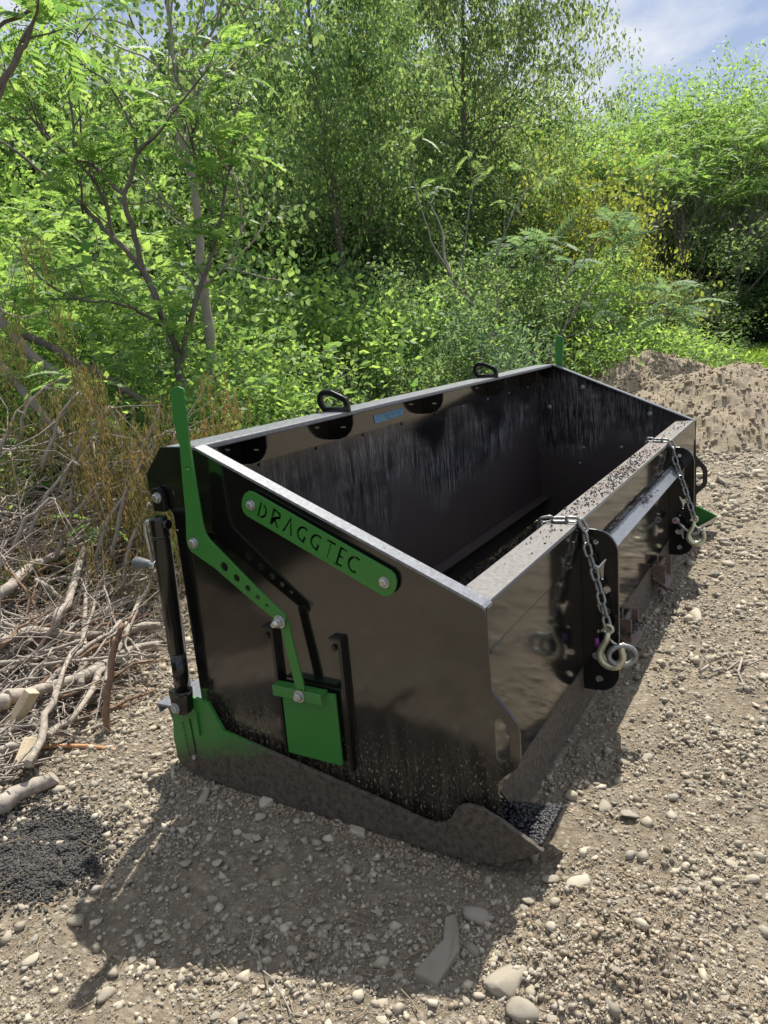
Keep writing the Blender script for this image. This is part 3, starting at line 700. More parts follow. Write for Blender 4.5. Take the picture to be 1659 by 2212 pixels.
# levers, link, sliding gate, guides
def lever(x, side, parent):
    P = [(0.004, 0.918), (0.010, 0.923), (0.024, 0.9245), (0.036, 0.920), (0.038, 0.913), (0.0365, 0.906), (0.039, 0.899), (0.0365, 0.892), (0.035, 0.887), (0.038, 0.880),
         (0.0385, 0.875), (0.035, 0.868), (0.0365, 0.860), (0.037, 0.853), (0.034, 0.846), (0.034, 0.838), (0.033, 0.825), (0.031, 0.812), (0.032, 0.789), (0.0335, 0.709), (0.036, 0.640), (0.040, 0.620), (0.050, 0.606),
         (0.158, 0.515), (0.227, 0.461), (0.228, 0.452), (0.222, 0.445), (0.213, 0.443), (0.201, 0.450), (0.183, 0.462), (0.136, 0.492), (0.055, 0.547), (-0.006, 0.578), (-0.013, 0.588), (-0.015, 0.602), (-0.006, 0.659), (-0.001, 0.728), (0.006, 0.806), (0.001, 0.835), (-0.002, 0.862)]
    hs = [circ((0.0175, 0.759), 0.0045, 12), circ((0.082, 0.551), 0.0115), circ((0.112, 0.529), 0.0095), circ((0.139, 0.5095), 0.0082), circ((0.163, 0.493), 0.0068), circ((0.185, 0.478), 0.0055)]
    lv = plate('lever', P, hs, 0.006, M['green'], parent, x, 0.001)
    bolt(lv, x + side * 0.0032, 0.006, 0.598, 0.0095, side)
    lk = plate('link_bar', [(0.206, 0.446), (0.209, 0.452), (0.220, 0.452), (0.226, 0.446), (0.249, 0.300), (0.246, 0.295), (0.230, 0.295), (0.228, 0.300)], [], 0.006, M['green'], parent, x - side * 0.0075, 0.001)
    return lv, lk
lv1, lk1 = lever(-0.040, -1, near); lever(LEN + 0.040, 1, far)
MB().tube([(-0.0025, -0.006, 0.598), (-0.037, -0.006, 0.598)], 0.009, 14).build('pivot_spacer', M['black_part'], near)
# long stud with nuts where lever meets link
m = MB(); m.tube([(-0.028, -0.214, 0.447), (-0.066, -0.214, 0.447)], 0.0055, 12); lb = m.build('stud', M['zinc'], lv1)
bolt(lv1, -0.0432, 0.214, 0.447, 0.0105, th=0.008, name='nut'); bolt(lv1, -0.0535, 0.214, 0.447, 0.0088, th=0.005, washer=False, name='nut')
gate = plate('sliding_gate', [(0.169, 0.286), (0.308, 0.286), (0.308, 0.127), (0.300, 0.124), (0.167, 0.124)], [], 0.005, M['green_gate'], near, -0.009, 0.0008)
m = MB().box((-0.038, -0.292, 0.291), (-0.012, -0.166, 0.2955)); m.box((-0.038, -0.292, 0.272), (-0.0345, -0.166, 0.2908)); gl = m.build('gate_flange', M['green'], gate); bevel(gl, 0.001, 1)
bolt(gate, -0.0382, 0.238, 0.284, 0.0100, th=0.008, name='nut'); MB().tube([(-0.045, -0.238, 0.284), (-0.053, -0.238, 0.284)], 0.0052, 10).build('stud', M['zinc'], gate)
for v0, wt, wb in ((0.150, 0.415, 0.120), (0.322, 0.413, 0.120)):
    P = [(v0 - 0.012, wt - 0.004), (v0 - 0.012, wt), (v0 + 0.012, wt), (v0 + 0.015, wt - 0.004), (v0 + 0.0145, wb), (v0 + 0.0085, wb), (v0 + 0.0085, wt - 0.009), (v0 + 0.005, wt - 0.005)]
    plate('gate_guide', P, [], 0.014, M['black_part'], near, -0.0072, 0.0008)
    bolt(near, -0.0002, v0 - 0.010, wt - 0.026, 0.0062, mat='black_part', th=0.003)
# name plate with cut-out letters: lettering is real holes in the green plate
a0 = Vector((0.149, 0.679)); a1 = Vector((0.450, 0.543)); ax = (a1 - a0).normalized(); ay = Vector((-ax.y, ax.x)); Ln = (a1 - a0).length
def npt(s, h): q = a0 + ax * s + ay * h; return (q.x, q.y)
# outline: half height 0.027
H = 0.0275
outl = [npt(-0.004, H), npt(Ln + 0.004, H)] + [npt(Ln + 0.004 + H * 0.75 * math.sin(R(t)), H * math.cos(R(t))) for t in (30, 60, 90, 120, 150)] + [npt(Ln + 0.004, -H), npt(-0.004, -H)] + [npt(-0.004 - H * 0.75 * math.sin(R(t)), -H * math.cos(R(t))) for t in (30, 60, 90, 120, 150)]
def stroke(pts, wd):
    """polyline -> one closed outline"""
    p = [Vector(q) for q in pts]; n = len(p); Lf, Rt = [], []
    for i in range(n):
        d0 = (p[i] - p[i - 1]).normalized() if i else (p[1] - p[0]).normalized()
        d1 = (p[i + 1] - p[i]).normalized() if i < n - 1 else d0
        n0 = Vector((-d0.y, d0.x)); n1 = Vector((-d1.y, d1.x)); mm = (n0 + n1); mm.normalize(); k = wd / 2 / max(0.45, mm.dot(n0))
        Lf.append(p[i] + mm * k); Rt.append(p[i] - mm * k)
    return [tuple(q) for q in Lf + Rt[::-1]]
hH = 0.0175; W = 0.0060
letters = []
def letter(s0, strokes):
    for st in strokes: letters.append([npt(s0 + a, b) for a, b in stroke(st, W)])
lw = 0.0245
def garc(c, r, a0_, a1_, n=9): return [(c[0] + r * 1.0 * math.cos(R(a0_ + (a1_ - a0_) * k / n)), c[1] + r * 1.1 * math.sin(R(a0_ + (a1_ - a0_) * k / n))) for k in range(n + 1)]
s = 0.022
letter(s, [[(0, -hH), (0, hH)], [(0.006, hH * .75)] + garc((0.004, 0), 0.0130, 62, -90, 8)]); s += 0.0335
letter(s, [[(0, -hH), (0, hH), (0.016, hH * .82), (0.0175, hH * .35), (0.006, 0.0), (0.0185, -hH)]]); s += 0.0325
letter(s, [[(0, -hH), (0.0105, hH), (0.021, -hH)]]); s += 0.0340
for _ in range(2):
    letter(s, [garc((0.0125, 0.001), 0.0130, 52, 268, 9)[:-1] + [(0.0165, -0.0150), (0.0185, -0.001)]]); s += 0.0340
letters.append([npt(s + a, b) for a, b in [(-.001, hH + W / 2), (.021, hH + W / 2), (.021, hH - W / 2), (.0115, hH - W / 2), (.0115, -hH), (.0085, -hH), (.0085, hH - W / 2), (-.001, hH - W / 2)]]); s += 0.0300
letters.append([npt(s + a, b) for a, b in [(0, hH + W / 2), (.017, hH + W / 2), (.017, hH - W / 2), (W, hH - W / 2), (W, W / 2), (.0145, W / 2), (.0145, -W / 2), (W, -W / 2), (W, -hH + W / 2), (.017, -hH + W / 2), (.017, -hH - W / 2), (0, -hH - W / 2)]]); s += 0.0275
letter(s, [garc((0.0135, 0), 0.0140, 58, 302, 10)])
npl = plate('name_plate', outl, letters, 0.005, M['green'], near, -0.0085, 0.0006)
MB().box((-0.0061, -0.155, 0.675), (-0.0001, -0.147, 0.683)).build('spacer', M['black_part'], npl)
bolt(npl, -0.011, 0.149, 0.679, 0.0085); bolt(npl, -0.011, 0.450, 0.543, 0.0085)
# screw jack at the rear corner
j = empty('screw_jack'); j.parent = box
A = Vector((-0.030, 0.106, 0.648)); B = Vector((-0.030, 0.113, 0.225))
MB().tube([A, A.lerp(B, 0.02), A.lerp(B, .76), A.lerp(B, .762)], [0.0192, 0.0205, 0.0205, 0.0188], 28).build('jack_tube', M['black_part'], j)
MB().tube([A.lerp(B, .75), B], 0.0186, 28).build('inner_tube', M['black_part'], j)
MB().tube([A.lerp(B, .10), A.lerp(B, .115)], 0.0214, 28).build('collar', M['black_part'], j)
MB().tube([B + Vector((0, 0, .006)), B + Vector((0, 0, -.004))], 0.0215, 24).build('collar', M['black_part'], j)
plate('top_lug', [(-0.131, 0.655), (-0.130, 0.69)] + [(-0.116 + 0.0165 * math.cos(R(t)), 0.690 + 0.0165 * math.sin(R(t))) for t in (160, 130, 100, 70, 40, 10)] + [(-0.097, 0.655)], [], 0.012, M['black_part'], j, -0.0105, 0.001)
bolt(j, -0.0170, -0.113, 0.686, 0.0095, rot=0.0)
plate('bottom_lug', [(-0.145, 0.226), (-0.088, 0.226), (-0.095, 0.182), (-0.108, 0.173), (-0.128, 0.173), (-0.140, 0.182)], [], 0.020, M['black_part'], j, -0.0355, 0.002)
bolt(j, -0.0460, -0.129, 0.188, 0.0100, rot=0.2)
ca = MB().tube([(-0.030, 0.100, 0.634), (-0.030, 0.140, 0.634), (-0.030, 0.150, 0.626), (-0.030, 0.151, 0.60), (-0.030, 0.142, 0.5325)], [0.0055] * 5, 10).build('crank', M['zinc'], j)
MB().tube([(-0.030, 0.153, 0.5325), (-0.030, 0.168, 0.5325), (-0.030, 0.196, 0.5325), (-0.030, 0.203, 0.5325)], [0.0085, 0.0105, 0.0145, 0.0125], 18).build('grip', M['grip'], ca)
MB().tube([(-0.030, 0.134, 0.5325), (-0.030, 0.154, 0.5325)], 0.009, 12).build('hub', M['zinc'], ca)
MB().tube([(-0.030, 0.1, 0.63), (-0.030, 0.076, 0.63)], 0.010, 14).build('crank_stub', M['black_part'], j)
# rear screed: folded plate sticking out behind
m = MB().hexa([(-0.012, 0.0915, 0.163), (-0.012, 0.228, 0.158), (LEN - .01, 0.228, 0.158), (LEN - .01, 0.0915, 0.163)], [(-0.012, 0.0915, 0.169), (-0.012, 0.230, 0.164), (LEN - .01, 0.230, 0.164), (LEN - .01, 0.0915, 0.169)])
m.hexa([(-0.012, 0.224, 0.142), (-0.012, 0.2285, 0.142), (LEN - .01, 0.2285, 0.142), (LEN - .01, 0.224, 0.142)], [(-0.012, 0.2302, 0.1635), (-0.012, 0.235, 0.1635), (LEN - .01, 0.235, 0.1635), (LEN - .01, 0.2302, 0.1635)])
m.hexa([(-0.010, 0.150, 0.02), (-0.010, 0.155, 0.02), (LEN - .012, 0.155, 0.02), (LEN - .012, 0.150, 0.02)], [(-0.010, 0.195, 0.1585), (-0.010, 0.200, 0.1585), (LEN - .012, 0.200, 0.1585), (LEN - .012, 0.195, 0.1585)])
o = m.build('rear_screed', M['rim'], box)
# inner ledge and cross angle deep in the box
m = MB().box((1.30, -0.30, 0.075), (2.43, -0.10, 0.085)); m.build('inner_ledge', M['wall'], box)
m = MB().box((0.30, 0.03, 0.135), (2.43, 0.084, 0.141)); m.build('inner_ledge', M['wall'], box)

# blue tape with writing, stuck on the wall
P = [(0.871, 0.751), (1.063, 0.7525), (1.058, 0.744), (1.062, 0.737), (1.052, 0.730), (1.0, 0.728), (0.87, 0.725), (0.874, 0.733), (0.866, 0.741)]
M4 = Matrix(((1, 0, 0, 0), (0, 0, -1, 0.0812), (0, 1, 0, 0), (0, 0, 0, 1)))
tp = plate('masking_tape', P, [], 0.0008, M['tape'], None, 0, 0.0001, M4)
tag(tp, 'strip of blue masking tape with handwriting stuck inside the rear wall', 'tape')
m = MB(); rx = random.Random(3)
for row, z0, x0, x1 in ((0, 0.7425, 0.93, 1.03), (1, 0.7325, 0.94, 1.045)):
    x = x0
    while x < x1:
        h = rx.uniform(0.0022, 0.0042)
        for k in range(rx.choice((2, 3))):
            ax_, bx_ = x + rx.uniform(0, .006), x + rx.uniform(0, .006); za, zb = z0 + rx.uniform(-h, h), z0 + rx.uniform(-h, h)
            m.tube([(ax_, 0.0806, za), (bx_, 0.0806, zb)], 0.0006, 4)
        x += 0.0095 if rx.random() > .2 else 0.016
m.build('handwriting', M['ink'], tp)

# ------------------------------------------------------------------ chains
def link_mesh(mat, L_=0.040, W_=0.025, r=0.0040):
    pts = []; rr = W_ / 2 - r; h = L_ / 2 - W_ / 2
    for k in range(9): t = math.pi * k / 8; pts.append((rr * math.cos(t), 0, h + rr * math.sin(t)))
    for k in range(9): t = math.pi + math.pi * k / 8; pts.append((rr * math.cos(t), 0, -h + rr * math.sin(t)))
    me = MB().tube(pts, r, 8, closed=True).mesh('link'); me.materials.append(mat); return me
LM = link_mesh(M['galv'])
def chain(name, path, label, pitch=0.0305):
    root = empty(name, path[0]); tag(root, label, 'chain'); base = Vector(path[0])
    P = [Vector(q) for q in path]; seg = [(P[i + 1] - P[i]).length for i in range(len(P) - 1)]; tot = sum(seg); n = int(tot / pitch)
    def pos(s):
        for i, l in enumerate(seg):
            if s <= l or i == len(seg) - 1: return P[i] + (P[i + 1] - P[i]) * (s / l)
            s -= l
    for k in range(n):
        c = pos((k + .5) * pitch); d = (pos(min(tot, (k + .5) * pitch + .012)) - pos(max(0, (k + .5) * pitch - .012))).normalized()
        o = bpy.data.objects.new('link', LM); COL.objects.link(o); o.parent = root; o.location = c - base
        q = d.to_track_quat('Z', 'X'); o.rotation_mode = 'QUATERNION'
        from mathutils import Quaternion
        o.rotation_quaternion = q @ Quaternion((0, 0, 1), math.pi / 2 * (k % 2) + rnd.uniform(-.15, .15) + 0.5)
    return root
def hook_parts(root, c, face, near_):
    """grab hook with eye, a latch and a round ring or pin; c = world position of the eye"""
    base = Vector(root.location); c = Vector(c)
    X = Vector(face).normalized(); Z = Vector((0, 0, 1)); Yv = Z.cross(X).normalized()
    def P(a, b, d=0): return c - base + (X * a + Z * b + Yv * d) * 1.15
    pts = []; rad = []
    pts += [P(0, 0.004), P(-0.004, -0.016)]; rad += [0.0065, 0.0075]
    for t in range(150, 400, 20):
        pts.append(P(0.006 + 0.024 * math.cos(R(t)) * 1.0, -0.048 + 0.026 * math.sin(R(t)))); rad.append(0.0115 if 180 < t < 320 else 0.0085)
    pts.append(P(0.031, -0.018)); rad.append(0.0035)
    MB().tube(pts, rad, 12).build('hook', M['yellow_zinc'], root)
    MB().tube([P(0.009 * math.cos(R(t)), 0.010 + 0.009 * math.sin(R(t))) for t in range(0, 360, 30)], 0.0045, 8, closed=True).build('hook_eye', M['yellow_zinc'], root)
    MB().tube([P(-0.002, -0.010, .004), P(0.010, -0.022, .003), P(0.026, -0.030, .003)], [0.003, 0.0035, 0.003], 6).build('latch', M['zinc'], root)
    MB().tube([P(-0.014, 0.004, -.002), P(-0.010, 0.008, .003), P(0.012, 0.006, .004)], 0.0035, 8).build('clevis_pin', M['zinc'], root)
    if near_:
        ring = [P(0.028 + 0.026 * math.cos(R(t)), -0.047 + 0.022 * math.sin(R(t)), 0.010 * math.cos(R(t))) for t in range(0, 360, 15)]
        MB().tube(ring, 0.0068, 12, closed=True).build('ring', M['galv'], root)
        MB().tube([P(-0.026, -0.018, .010), P(-0.026, -0.038, .010)], [0.005, 0.006], 12).build('purple_sleeve', M['purple'], root)
    else:
        MB().tube([P(-0.052, -0.002), P(-0.03, -0.026), P(-0.004, -0.042), P(0.012, -0.036), P(0.016, -0.018)], [0.006, 0.006, 0.0062, 0.006, 0.005], 10).build('shackle_arm', M['galv'], root)
        MB().tube([P(-0.058, 0.004, -.008), P(-0.056, 0.003, .006)], [0.012, 0.012], 16).build('pin_head', M['zinc'], root)
        MB().tube([P(-0.0585, 0.0042, -.0085), P(-0.0583, 0.004, -.0102)], [0.0065, 0.005], 12).build('purple_sleeve', M['purple'], root)
ch = chain('lashing_chain', [(0.565, -0.552, 0.455), (0.567, -0.553, 0.50), (0.570, -0.562, 0.5215), (0.576, -0.60, 0.5215), (0.582, -0.640, 0.5215), (0.584, -0.655, 0.508), (0.582, -0.665, 0.45), (0.578, -0.690, 0.36), (0.572, -0.714, 0.252)], 'galvanised chain with brass hook and round ring, nearest one draped over the front beam')
hook_parts(ch, (0.571, -0.714, 0.243), (0.05, -1, 0), True)
ch = chain('lashing_chain', [(1.82, -0.551, 0.46), (1.82, -0.553, 0.50), (1.815, -0.562, 0.5215), (1.80, -0.60, 0.5215), (1.785, -0.640, 0.5215), (1.782, -0.656, 0.508), (1.775, -0.668, 0.45), (1.768, -0.705, 0.34), (1.76, -0.740, 0.228)], 'galvanised chain with hook and purple tipped pin, over the far end of the front beam')
hook_parts(ch, (1.76, -0.741, 0.218), (0.05, -1, 0), False)

# ------------------------------------------------------------------ asphalt clumps
def clumps(name, pts, smin, smax, label, cat='asphalt', mat='asphalt', rg=rng):
    P = np.array(pts); s = rg.uniform(smin, smax, len(P)); me = stones_mesh(name, P, s, 1, 0.9, rg, 0.8)
    o = link(name, me, M[mat]); tag(o, label, cat, kind='stuff'); return o
pts = []
for _ in range(5500):
    u = rng.uniform(-0.012, 0.114); v = rng.uniform(0.56, 0.736)
    wf = 0.003 + 0.06 * max(0, (v - 0.62) / 0.12) ** 1.6
    hgt = 0.058 * math.exp(-((u - 0.05) / 0.06) ** 2) * max(0.05, 1 - max(0, (v - 0.66)) / 0.08)
    pts.append((u, -v, wf + 0.012 + rng.uniform(0.2, 1) * hgt + 0.008 * (1 if v < .69 else 0)))
clumps('asphalt_clumps', pts, 0.0015, 0.0052, 'heap of black asphalt clumps on the nose of the near shoe')
pts = []
while len(pts) < 15000:
    px = rng.normal(80, 95); py = rng.normal(1845, 62)
    if ((px - 70) / 175) ** 2 + ((py - 1840 + (px - 90) * 0.28) / 105) ** 2 > 1 + 0.45 * rng.normal() or px < -60: continue
    p = ground_pt(px, py); pts.append((p[0], p[1], p[2] + rng.uniform(-.001, 0.005)))
clumps('asphalt_patch', pts, 0.0009, 0.0040, 'spilled patch of black asphalt crumbs on the dirt at left', mat='asphalt_dusty')
pts = []
for _ in range(750):
    x = rng.normal(1.12, 0.33); v = 0.572 + rng.beta(1.6, 1.6) * 0.07
    if rng.uniform() < .12: x = rng.uniform(0.3, 2.4)
    if rng.uniform() < .06: x = rng.uniform(2.1, 2.42)
    pts.append((x, -v, 0.5155 + rng.uniform(0, .002)))
for _ in range(330):
    x = rng.uniform(0.8, 1.6); pts.append((x, -0.651 - rng.uniform(0, 0.008), 0.4235 + rng.uniform(0, .004)))
for _ in range(90): pts.append((rng.normal(1.28, .05), -0.665 + rng.normal() * .006, 0.413 + rng.uniform(0, .004)))
clumps('asphalt_crumbs', [p for p in pts if 0.02 < p[0] < 2.42], 0.0009, 0.0032, 'black asphalt crumbs lying on the front beam and coupler bar')
pts = [(rng.uniform(0.06, 2.40), -rng.uniform(-0.06, 0.60), 0) for _ in range(5200)]
pts = [(x, y, 0.005 + 0.05 * (vnoise(np.array([x * 5]), np.array([y * 5]), 9)[0] + .5) + 0.10 * max(0, 1 - abs(y + 0.50) / 0.16) * max(0, 1 - abs(x - 0.75) / 0.6)) for x, y, _ in pts]
o = clumps('spread_material', pts, 0.006, 0.018, 'dark crumbly leftover mix lying inside the box', 'asphalt'); o.data.materials.clear(); o.data.materials.append(M['mixdirt'])
V, F = [], []
pts = [(0.98 + rng.normal() * .022, -0.652 - rng.uniform(0, .04), 0.088 + rng.uniform(0, .012)) for _ in range(120)]
clumps('asphalt_lumps', pts, 0.003, 0.008, 'black asphalt stuck to the near latch bracket')

exec_veg = True
# ------------------------------------------------------------------ soil pile, grass
def mound(name, c, rx, ry, h, seed, label, res=230, mat='pile'):
    u = np.linspace(-1.25, 1.25, res); X, Y = np.meshgrid(u, u, indexing='ij'); r = np.hypot(X, Y)
    z = np.clip(1 - r * r * .92, 0, 1) ** 0.8
    wx, wy = c[0] + X * rx, c[1] + Y * ry
    z = h * z * (1 + 0.35 * fbm(wx, wy, 1.6, 3, seed)) + (0.09 * fbm(wx, wy, 4.5, 4, seed + 5, .6)) * np.clip(z * 3, 0, 1) + 0.035 * np.abs(fbm(wx, wy, 16, 4, seed + 9, .75)) * np.clip(z * 3, 0, 1) - 0.02
    Z = np.where(r < 1.2, z, -0.1) + terrain(wx, wy, False)
    V = np.stack([wx - c[0], wy - c[1], Z], -1).reshape(-1, 3); I = np.arange(res * res).reshape(res, res)
    F = np.stack([I[:-1, :-1], I[1:, :-1], I[1:, 1:], I[:-1, 1:]], -1).reshape(-1, 4)
    me = array_mesh(name, V, F); me.polygons.foreach_set('use_smooth', [True] * len(me.polygons))
    o = link(name, me, M[mat], loc=(c[0], c[1], 0)); tag(o, label, 'soil pile'); return o
mound('soil_pile', (6.0, -0.34), 1.5, 0.98, 0.46, 3, 'tall heap of dry brown soil and sod behind the far end of the box')
mound('soil_pile', (7.6, 0.55), 1.6, 1.0, 0.50, 8, 'lower grey brown soil ridge left of the tall soil heap')

def clods():
    pts = []
    for c, rx, ry, h in (((6.0, -0.34), 1.5, .98, .46), ((7.6, 0.55), 1.6, 1.0, .5)):
        for _ in range(5000):
            a = rng.uniform(0, 6.28); r = math.sqrt(rng.uniform(0, 1)) * 1.1; x, y = c[0] + rx * r * math.cos(a), c[1] + ry * r * math.sin(a)
            pts.append((x, y))
    P = np.array(pts); z = np.zeros(len(P))
    for o in [q for q in COL.objects if q.name.startswith('soil_pile')]:
        from mathutils.bvhtree import BVHTree
        t = BVHTree.FromObject(o, bpy.context.evaluated_depsgraph_get())
        for i, (x, y) in enumerate(P):
            hit = t.ray_cast(Vector((x - o.location.x, y - o.location.y, 5)), Vector((0, 0, -1)))[0]
            if hit: z[i] = max(z[i], hit.z)
    me = stones_mesh('clods', np.column_stack([P, z + .005]), 0.004 + 0.018 * rng.uniform(0, 1, len(P)) ** 4, 1, .8, rng, .6)
    tag(link('clods', me, M['crumb']), 'loose soil clods and stones crumbling over the soil heaps', 'clods', kind='stuff')
bpy.context.view_layer.update(); clods()

# ------------------------------------------------------------------ foliage tools
def norm(a): return a / np.maximum(np.linalg.norm(a, axis=-1, keepdims=True), 1e-9)
LEAF = np.array([(0, 0, 0), (0.30, 0.30, 0.05), (0.26, 0.65, 0.03), (0, 1, -0.06), (-0.26, 0.65, 0.03), (-0.30, 0.30, 0.05)])
LEAF_F = np.array([(0, 1, 2, 3), (0, 3, 4, 5)])
LANCE = np.array([(0, 0, 0), (0.13, 0.35, 0.02), (0, 1, -0.08), (-0.13, 0.35, 0.02)]); LANCE_F = np.array([(0, 1, 2, 3)])
QUAD = np.array([(0, 0, 0), (0.32, 0.42, 0.04), (0, 1, -0.05), (-0.32, 0.42, 0.04)]); QUAD_F = LANCE_F
def place_leaves(T, F, pos, dirs, size, rg, roll=1.0):
    n = len(pos); Y = norm(dirs); a = norm(np.cross(Y, rg.normal(size=(n, 3)) * roll + np.array([0, 0, 1.0]))); Zv = np.cross(a, Y)
    V = T[None, :, 0:1] * a[:, None] + T[None, :, 1:2] * Y[:, None] + T[None, :, 2:3] * Zv[:, None]
    V = V * size[:, None, None] + pos[:, None]
    return V.reshape(-1, 3), (F[None] + (np.arange(n) * len(T))[:, None, None]).reshape(-1, F.shape[1])
def compound(rg, pairs=9, L_=0.36, droop=0.5, ll=0.085):
    """one pinnate leaf along +Y arching down; returns V, F quads"""
    V, F = [], []
    def add(T, F0): 
        b = len(V); V.extend(T); F.extend([tuple(b + i for i in f) for f in F0])
    def pt(t): return np.array([0, L_ * t * (1 - .12 * t), -L_ * droop * t * t])
    for i in range(pairs + 1):
        t = 0.18 + 0.82 * i / pairs; p = pt(t); tan = norm(pt(t + .01) - pt(t - .01))
        size = ll * (0.75 + 0.5 * math.sin(math.pi * min(1, t * .95))) * rg.uniform(.9, 1.1)
        for sgn in ((-1, 1) if i < pairs else (0,)):
            d = norm(np.array([sgn * 1.0, 0.45 if sgn else 1, -0.22 - rg.uniform(0, .25)]) + 0.2 * tan)
            side = norm(np.cross(d, np.array([0, 0, 1.0]))); w_ = size * 0.17
            add([p, p + d * size * .4 + side * w_, p + d * size + np.array([0, 0, -size * .12]), p + d * size * .4 - side * w_], [(0, 1, 2, 3)])
    # rachis as a thin blade
    for i in range(3):
        a, b = pt(i / 3), pt((i + 1) / 3); h = np.array([0.0016, 0, 0]); add([a - h, a + h, b + h, b - h], [(0, 1, 2, 3)])
    return np.array(V), np.array(F)
_cr = np.random.default_rng(4)
COMP = [compound(_cr, p, L_, dr) for p, L_, dr in ((9, .36, .45), (10, .42, .6), (8, .32, .3), (9, .38, .75))]
def rosettes(tips, per, rg, scale=1.0, up=0.35):
    V, F, b = [], [], 0
    for tip, axis_ in tips:
        n = rg.integers(per - 2, per + 2); a0_ = rg.uniform(0, 6.28)
        for k in range(n):
            T, Fc = COMP[rg.integers(len(COMP))]; a = a0_ + k * 2.4 + rg.uniform(-.3, .3)
            Y = norm(np.array([math.cos(a), math.sin(a), up + rg.uniform(-.75, .75)]) + 0.35 * axis_); X = norm(np.cross(Y, [0, 0, 1.0]) + rg.normal(size=3) * .35); X = norm(X - Y * float(X @ Y)); Z = np.cross(X, Y)
            s = scale * rg.uniform(.75, 1.1); p = tip - axis_ * rg.uniform(0, .10)
            V.append((T[:, 0:1] * X + T[:, 1:2] * Y + T[:, 2:3] * Z) * s + p); F.append(Fc + b); b += len(T)
    return np.concatenate(V), np.concatenate(F)
def grow(segs, tips, p, d, length, r, lev, rg, fork=2, spread=0.5, up=0.25, wob=0.18, shrink=0.74, npt_=4, minr=0.003, allp=None):
    pts = [p.copy()]; n = npt_
    for i in range(n):
        d = norm(d + rg.normal(size=3) * wob + np.array([0, 0, up * 0.3])); p = p + d * length / n; pts.append(p.copy())
    r2 = max(r * (shrink if lev > 0 else .4), minr * .6)
    segs.append((pts, list(np.linspace(r, r2, n + 1))))
    if allp is not None: allp.extend([(q, d) for q in pts[1:]])
    if lev == 0: tips.append((p, d)); return
    k = fork if rg.uniform() < .8 else fork + 1
    a0_ = rg.uniform(0, 6.28); perp = norm(np.cross(d, [0.3, 0.2, 1.0])); perp2 = np.cross(d, perp)
    for i in range(k):
        a = a0_ + 2 * math.pi * i / k + rg.uniform(-.5, .5)
        nd = norm(d + spread * rg.uniform(.6, 1.3) * (perp * math.cos(a) + perp2 * math.sin(a)) + np.array([0, 0, up]))
        grow(segs, tips, p.copy(), nd, length * rg.uniform(.65, .95), r2 * .85, lev - 1, rg, fork, spread, up, wob, shrink, npt_, minr, allp)
def wood_mesh(name, segs, seg=5):
    m = MB()
    for pts, rad in segs: m.tube(pts, rad, seg if rad[0] > .02 else 4 if rad[0] > .006 else 3, cap=False)
    return m.mesh(name)
class Kind: pass
def finish_kind(name, segs, V, F, mw_, ml, crown='crown', trunk='trunk', seg=6):
    k = Kind(); k.name = name; k.trunk = wood_mesh(trunk, segs, seg); k.trunk.materials.append(M[mw_]); k.tn = trunk; k.cn = crown
    k.crown = array_mesh(crown, V, F); k.crown.materials.append(M[ml]); k.h = float(np.percentile(V[:, 2], 98 if 'sumac' in name else 99.5)); return k
def sumac_kind(seed, h=4.6, stems=3, lev=4, per=7, spread=0.5, ml='leaf_sumac', name='sumac_tree', mw_='bark_grey', sc_=1.0, lean=0.35, keep=1.0):
    rg = np.random.default_rng(seed); segs, tips = [], []
    for i in range(stems):
        a = 2 * math.pi * i / stems + rg.uniform(-.5, .5); d = norm(np.array([lean * math.cos(a), lean * math.sin(a), 1.0]))
        grow(segs, tips, np.array([.12 * math.cos(a), .12 * math.sin(a), -.25]), d, h * .36, 0.045 * h / 4.6, lev, rg, 2, spread, .22, .12, .72)
    tips.sort(key=lambda q: -q[0][2]); tips = tips[:max(3, int(len(tips) * keep))]
    V, F = rosettes(tips, per, rg, sc_)
    return finish_kind(name, segs, V, F, mw_, ml)
def leafy_kind(seed, h, mode, nleaf, lsize, ml, name='tree', mw_='bark_dark', T=QUAD, Fq=QUAD_F, width=1.2, low=0.25, hang=0.8, lev=3, tr=0.09, nb=26, jit=0.16):
    """a leader with side branches from low to top"""
    rg = np.random.default_rng(seed); segs, tips, ap = [], [], []
    n = 12; p = np.array([0, 0, -.3]); pts = [p]; d = np.array([0, 0, 1.0])
    for i in range(n): d = norm(d + rg.normal(size=3) * .05 + np.array([0, 0, .3])); p = p + d * (h + .3) * .96 / n; pts.append(p)
    segs.append((pts, list(np.linspace(tr, tr * .12, n + 1))))
    for i in range(nb):
        t = low + (1 - low) * (i + rg.uniform(0, 1)) / nb; j = min(int(t * n), n - 1); q = pts[j] + (pts[j + 1] - pts[j]) * (t * n - j)
        a = i * 2.4 + rg.uniform(-.4, .4); prof = {'col': 0.75 + .25 * math.sin(t * 3), 'cone': 1.15 - t, 'round': math.sin(math.pi * min(1, max(0.05, (t - low) / (1 - low) * .9 + .1)))}[mode]
        L_ = width * prof * rg.uniform(.5, .8)
        grow(segs, tips, q, norm(np.array([math.cos(a), math.sin(a), .45 if mode != 'round' else .6])), L_ * .62, tr * .28 * (1.1 - t), lev - 1, rg, 2, .6, .08, .2, .7, 3, .003, ap)
    P = np.array([q for q, _ in ap]); idx = rg.integers(0, len(P), nleaf)
    pos = P[idx] + rg.normal(size=(nleaf, 3)) * jit
    dr = rg.normal(size=(nleaf, 3)) * (1 - hang * .6) + np.array([0, 0, -hang])
    V, F = place_leaves(T, Fq, pos, dr, lsize * rg.uniform(.6, 1.25, nleaf), rg)
    return finish_kind(name, segs, V, F, mw_, ml)
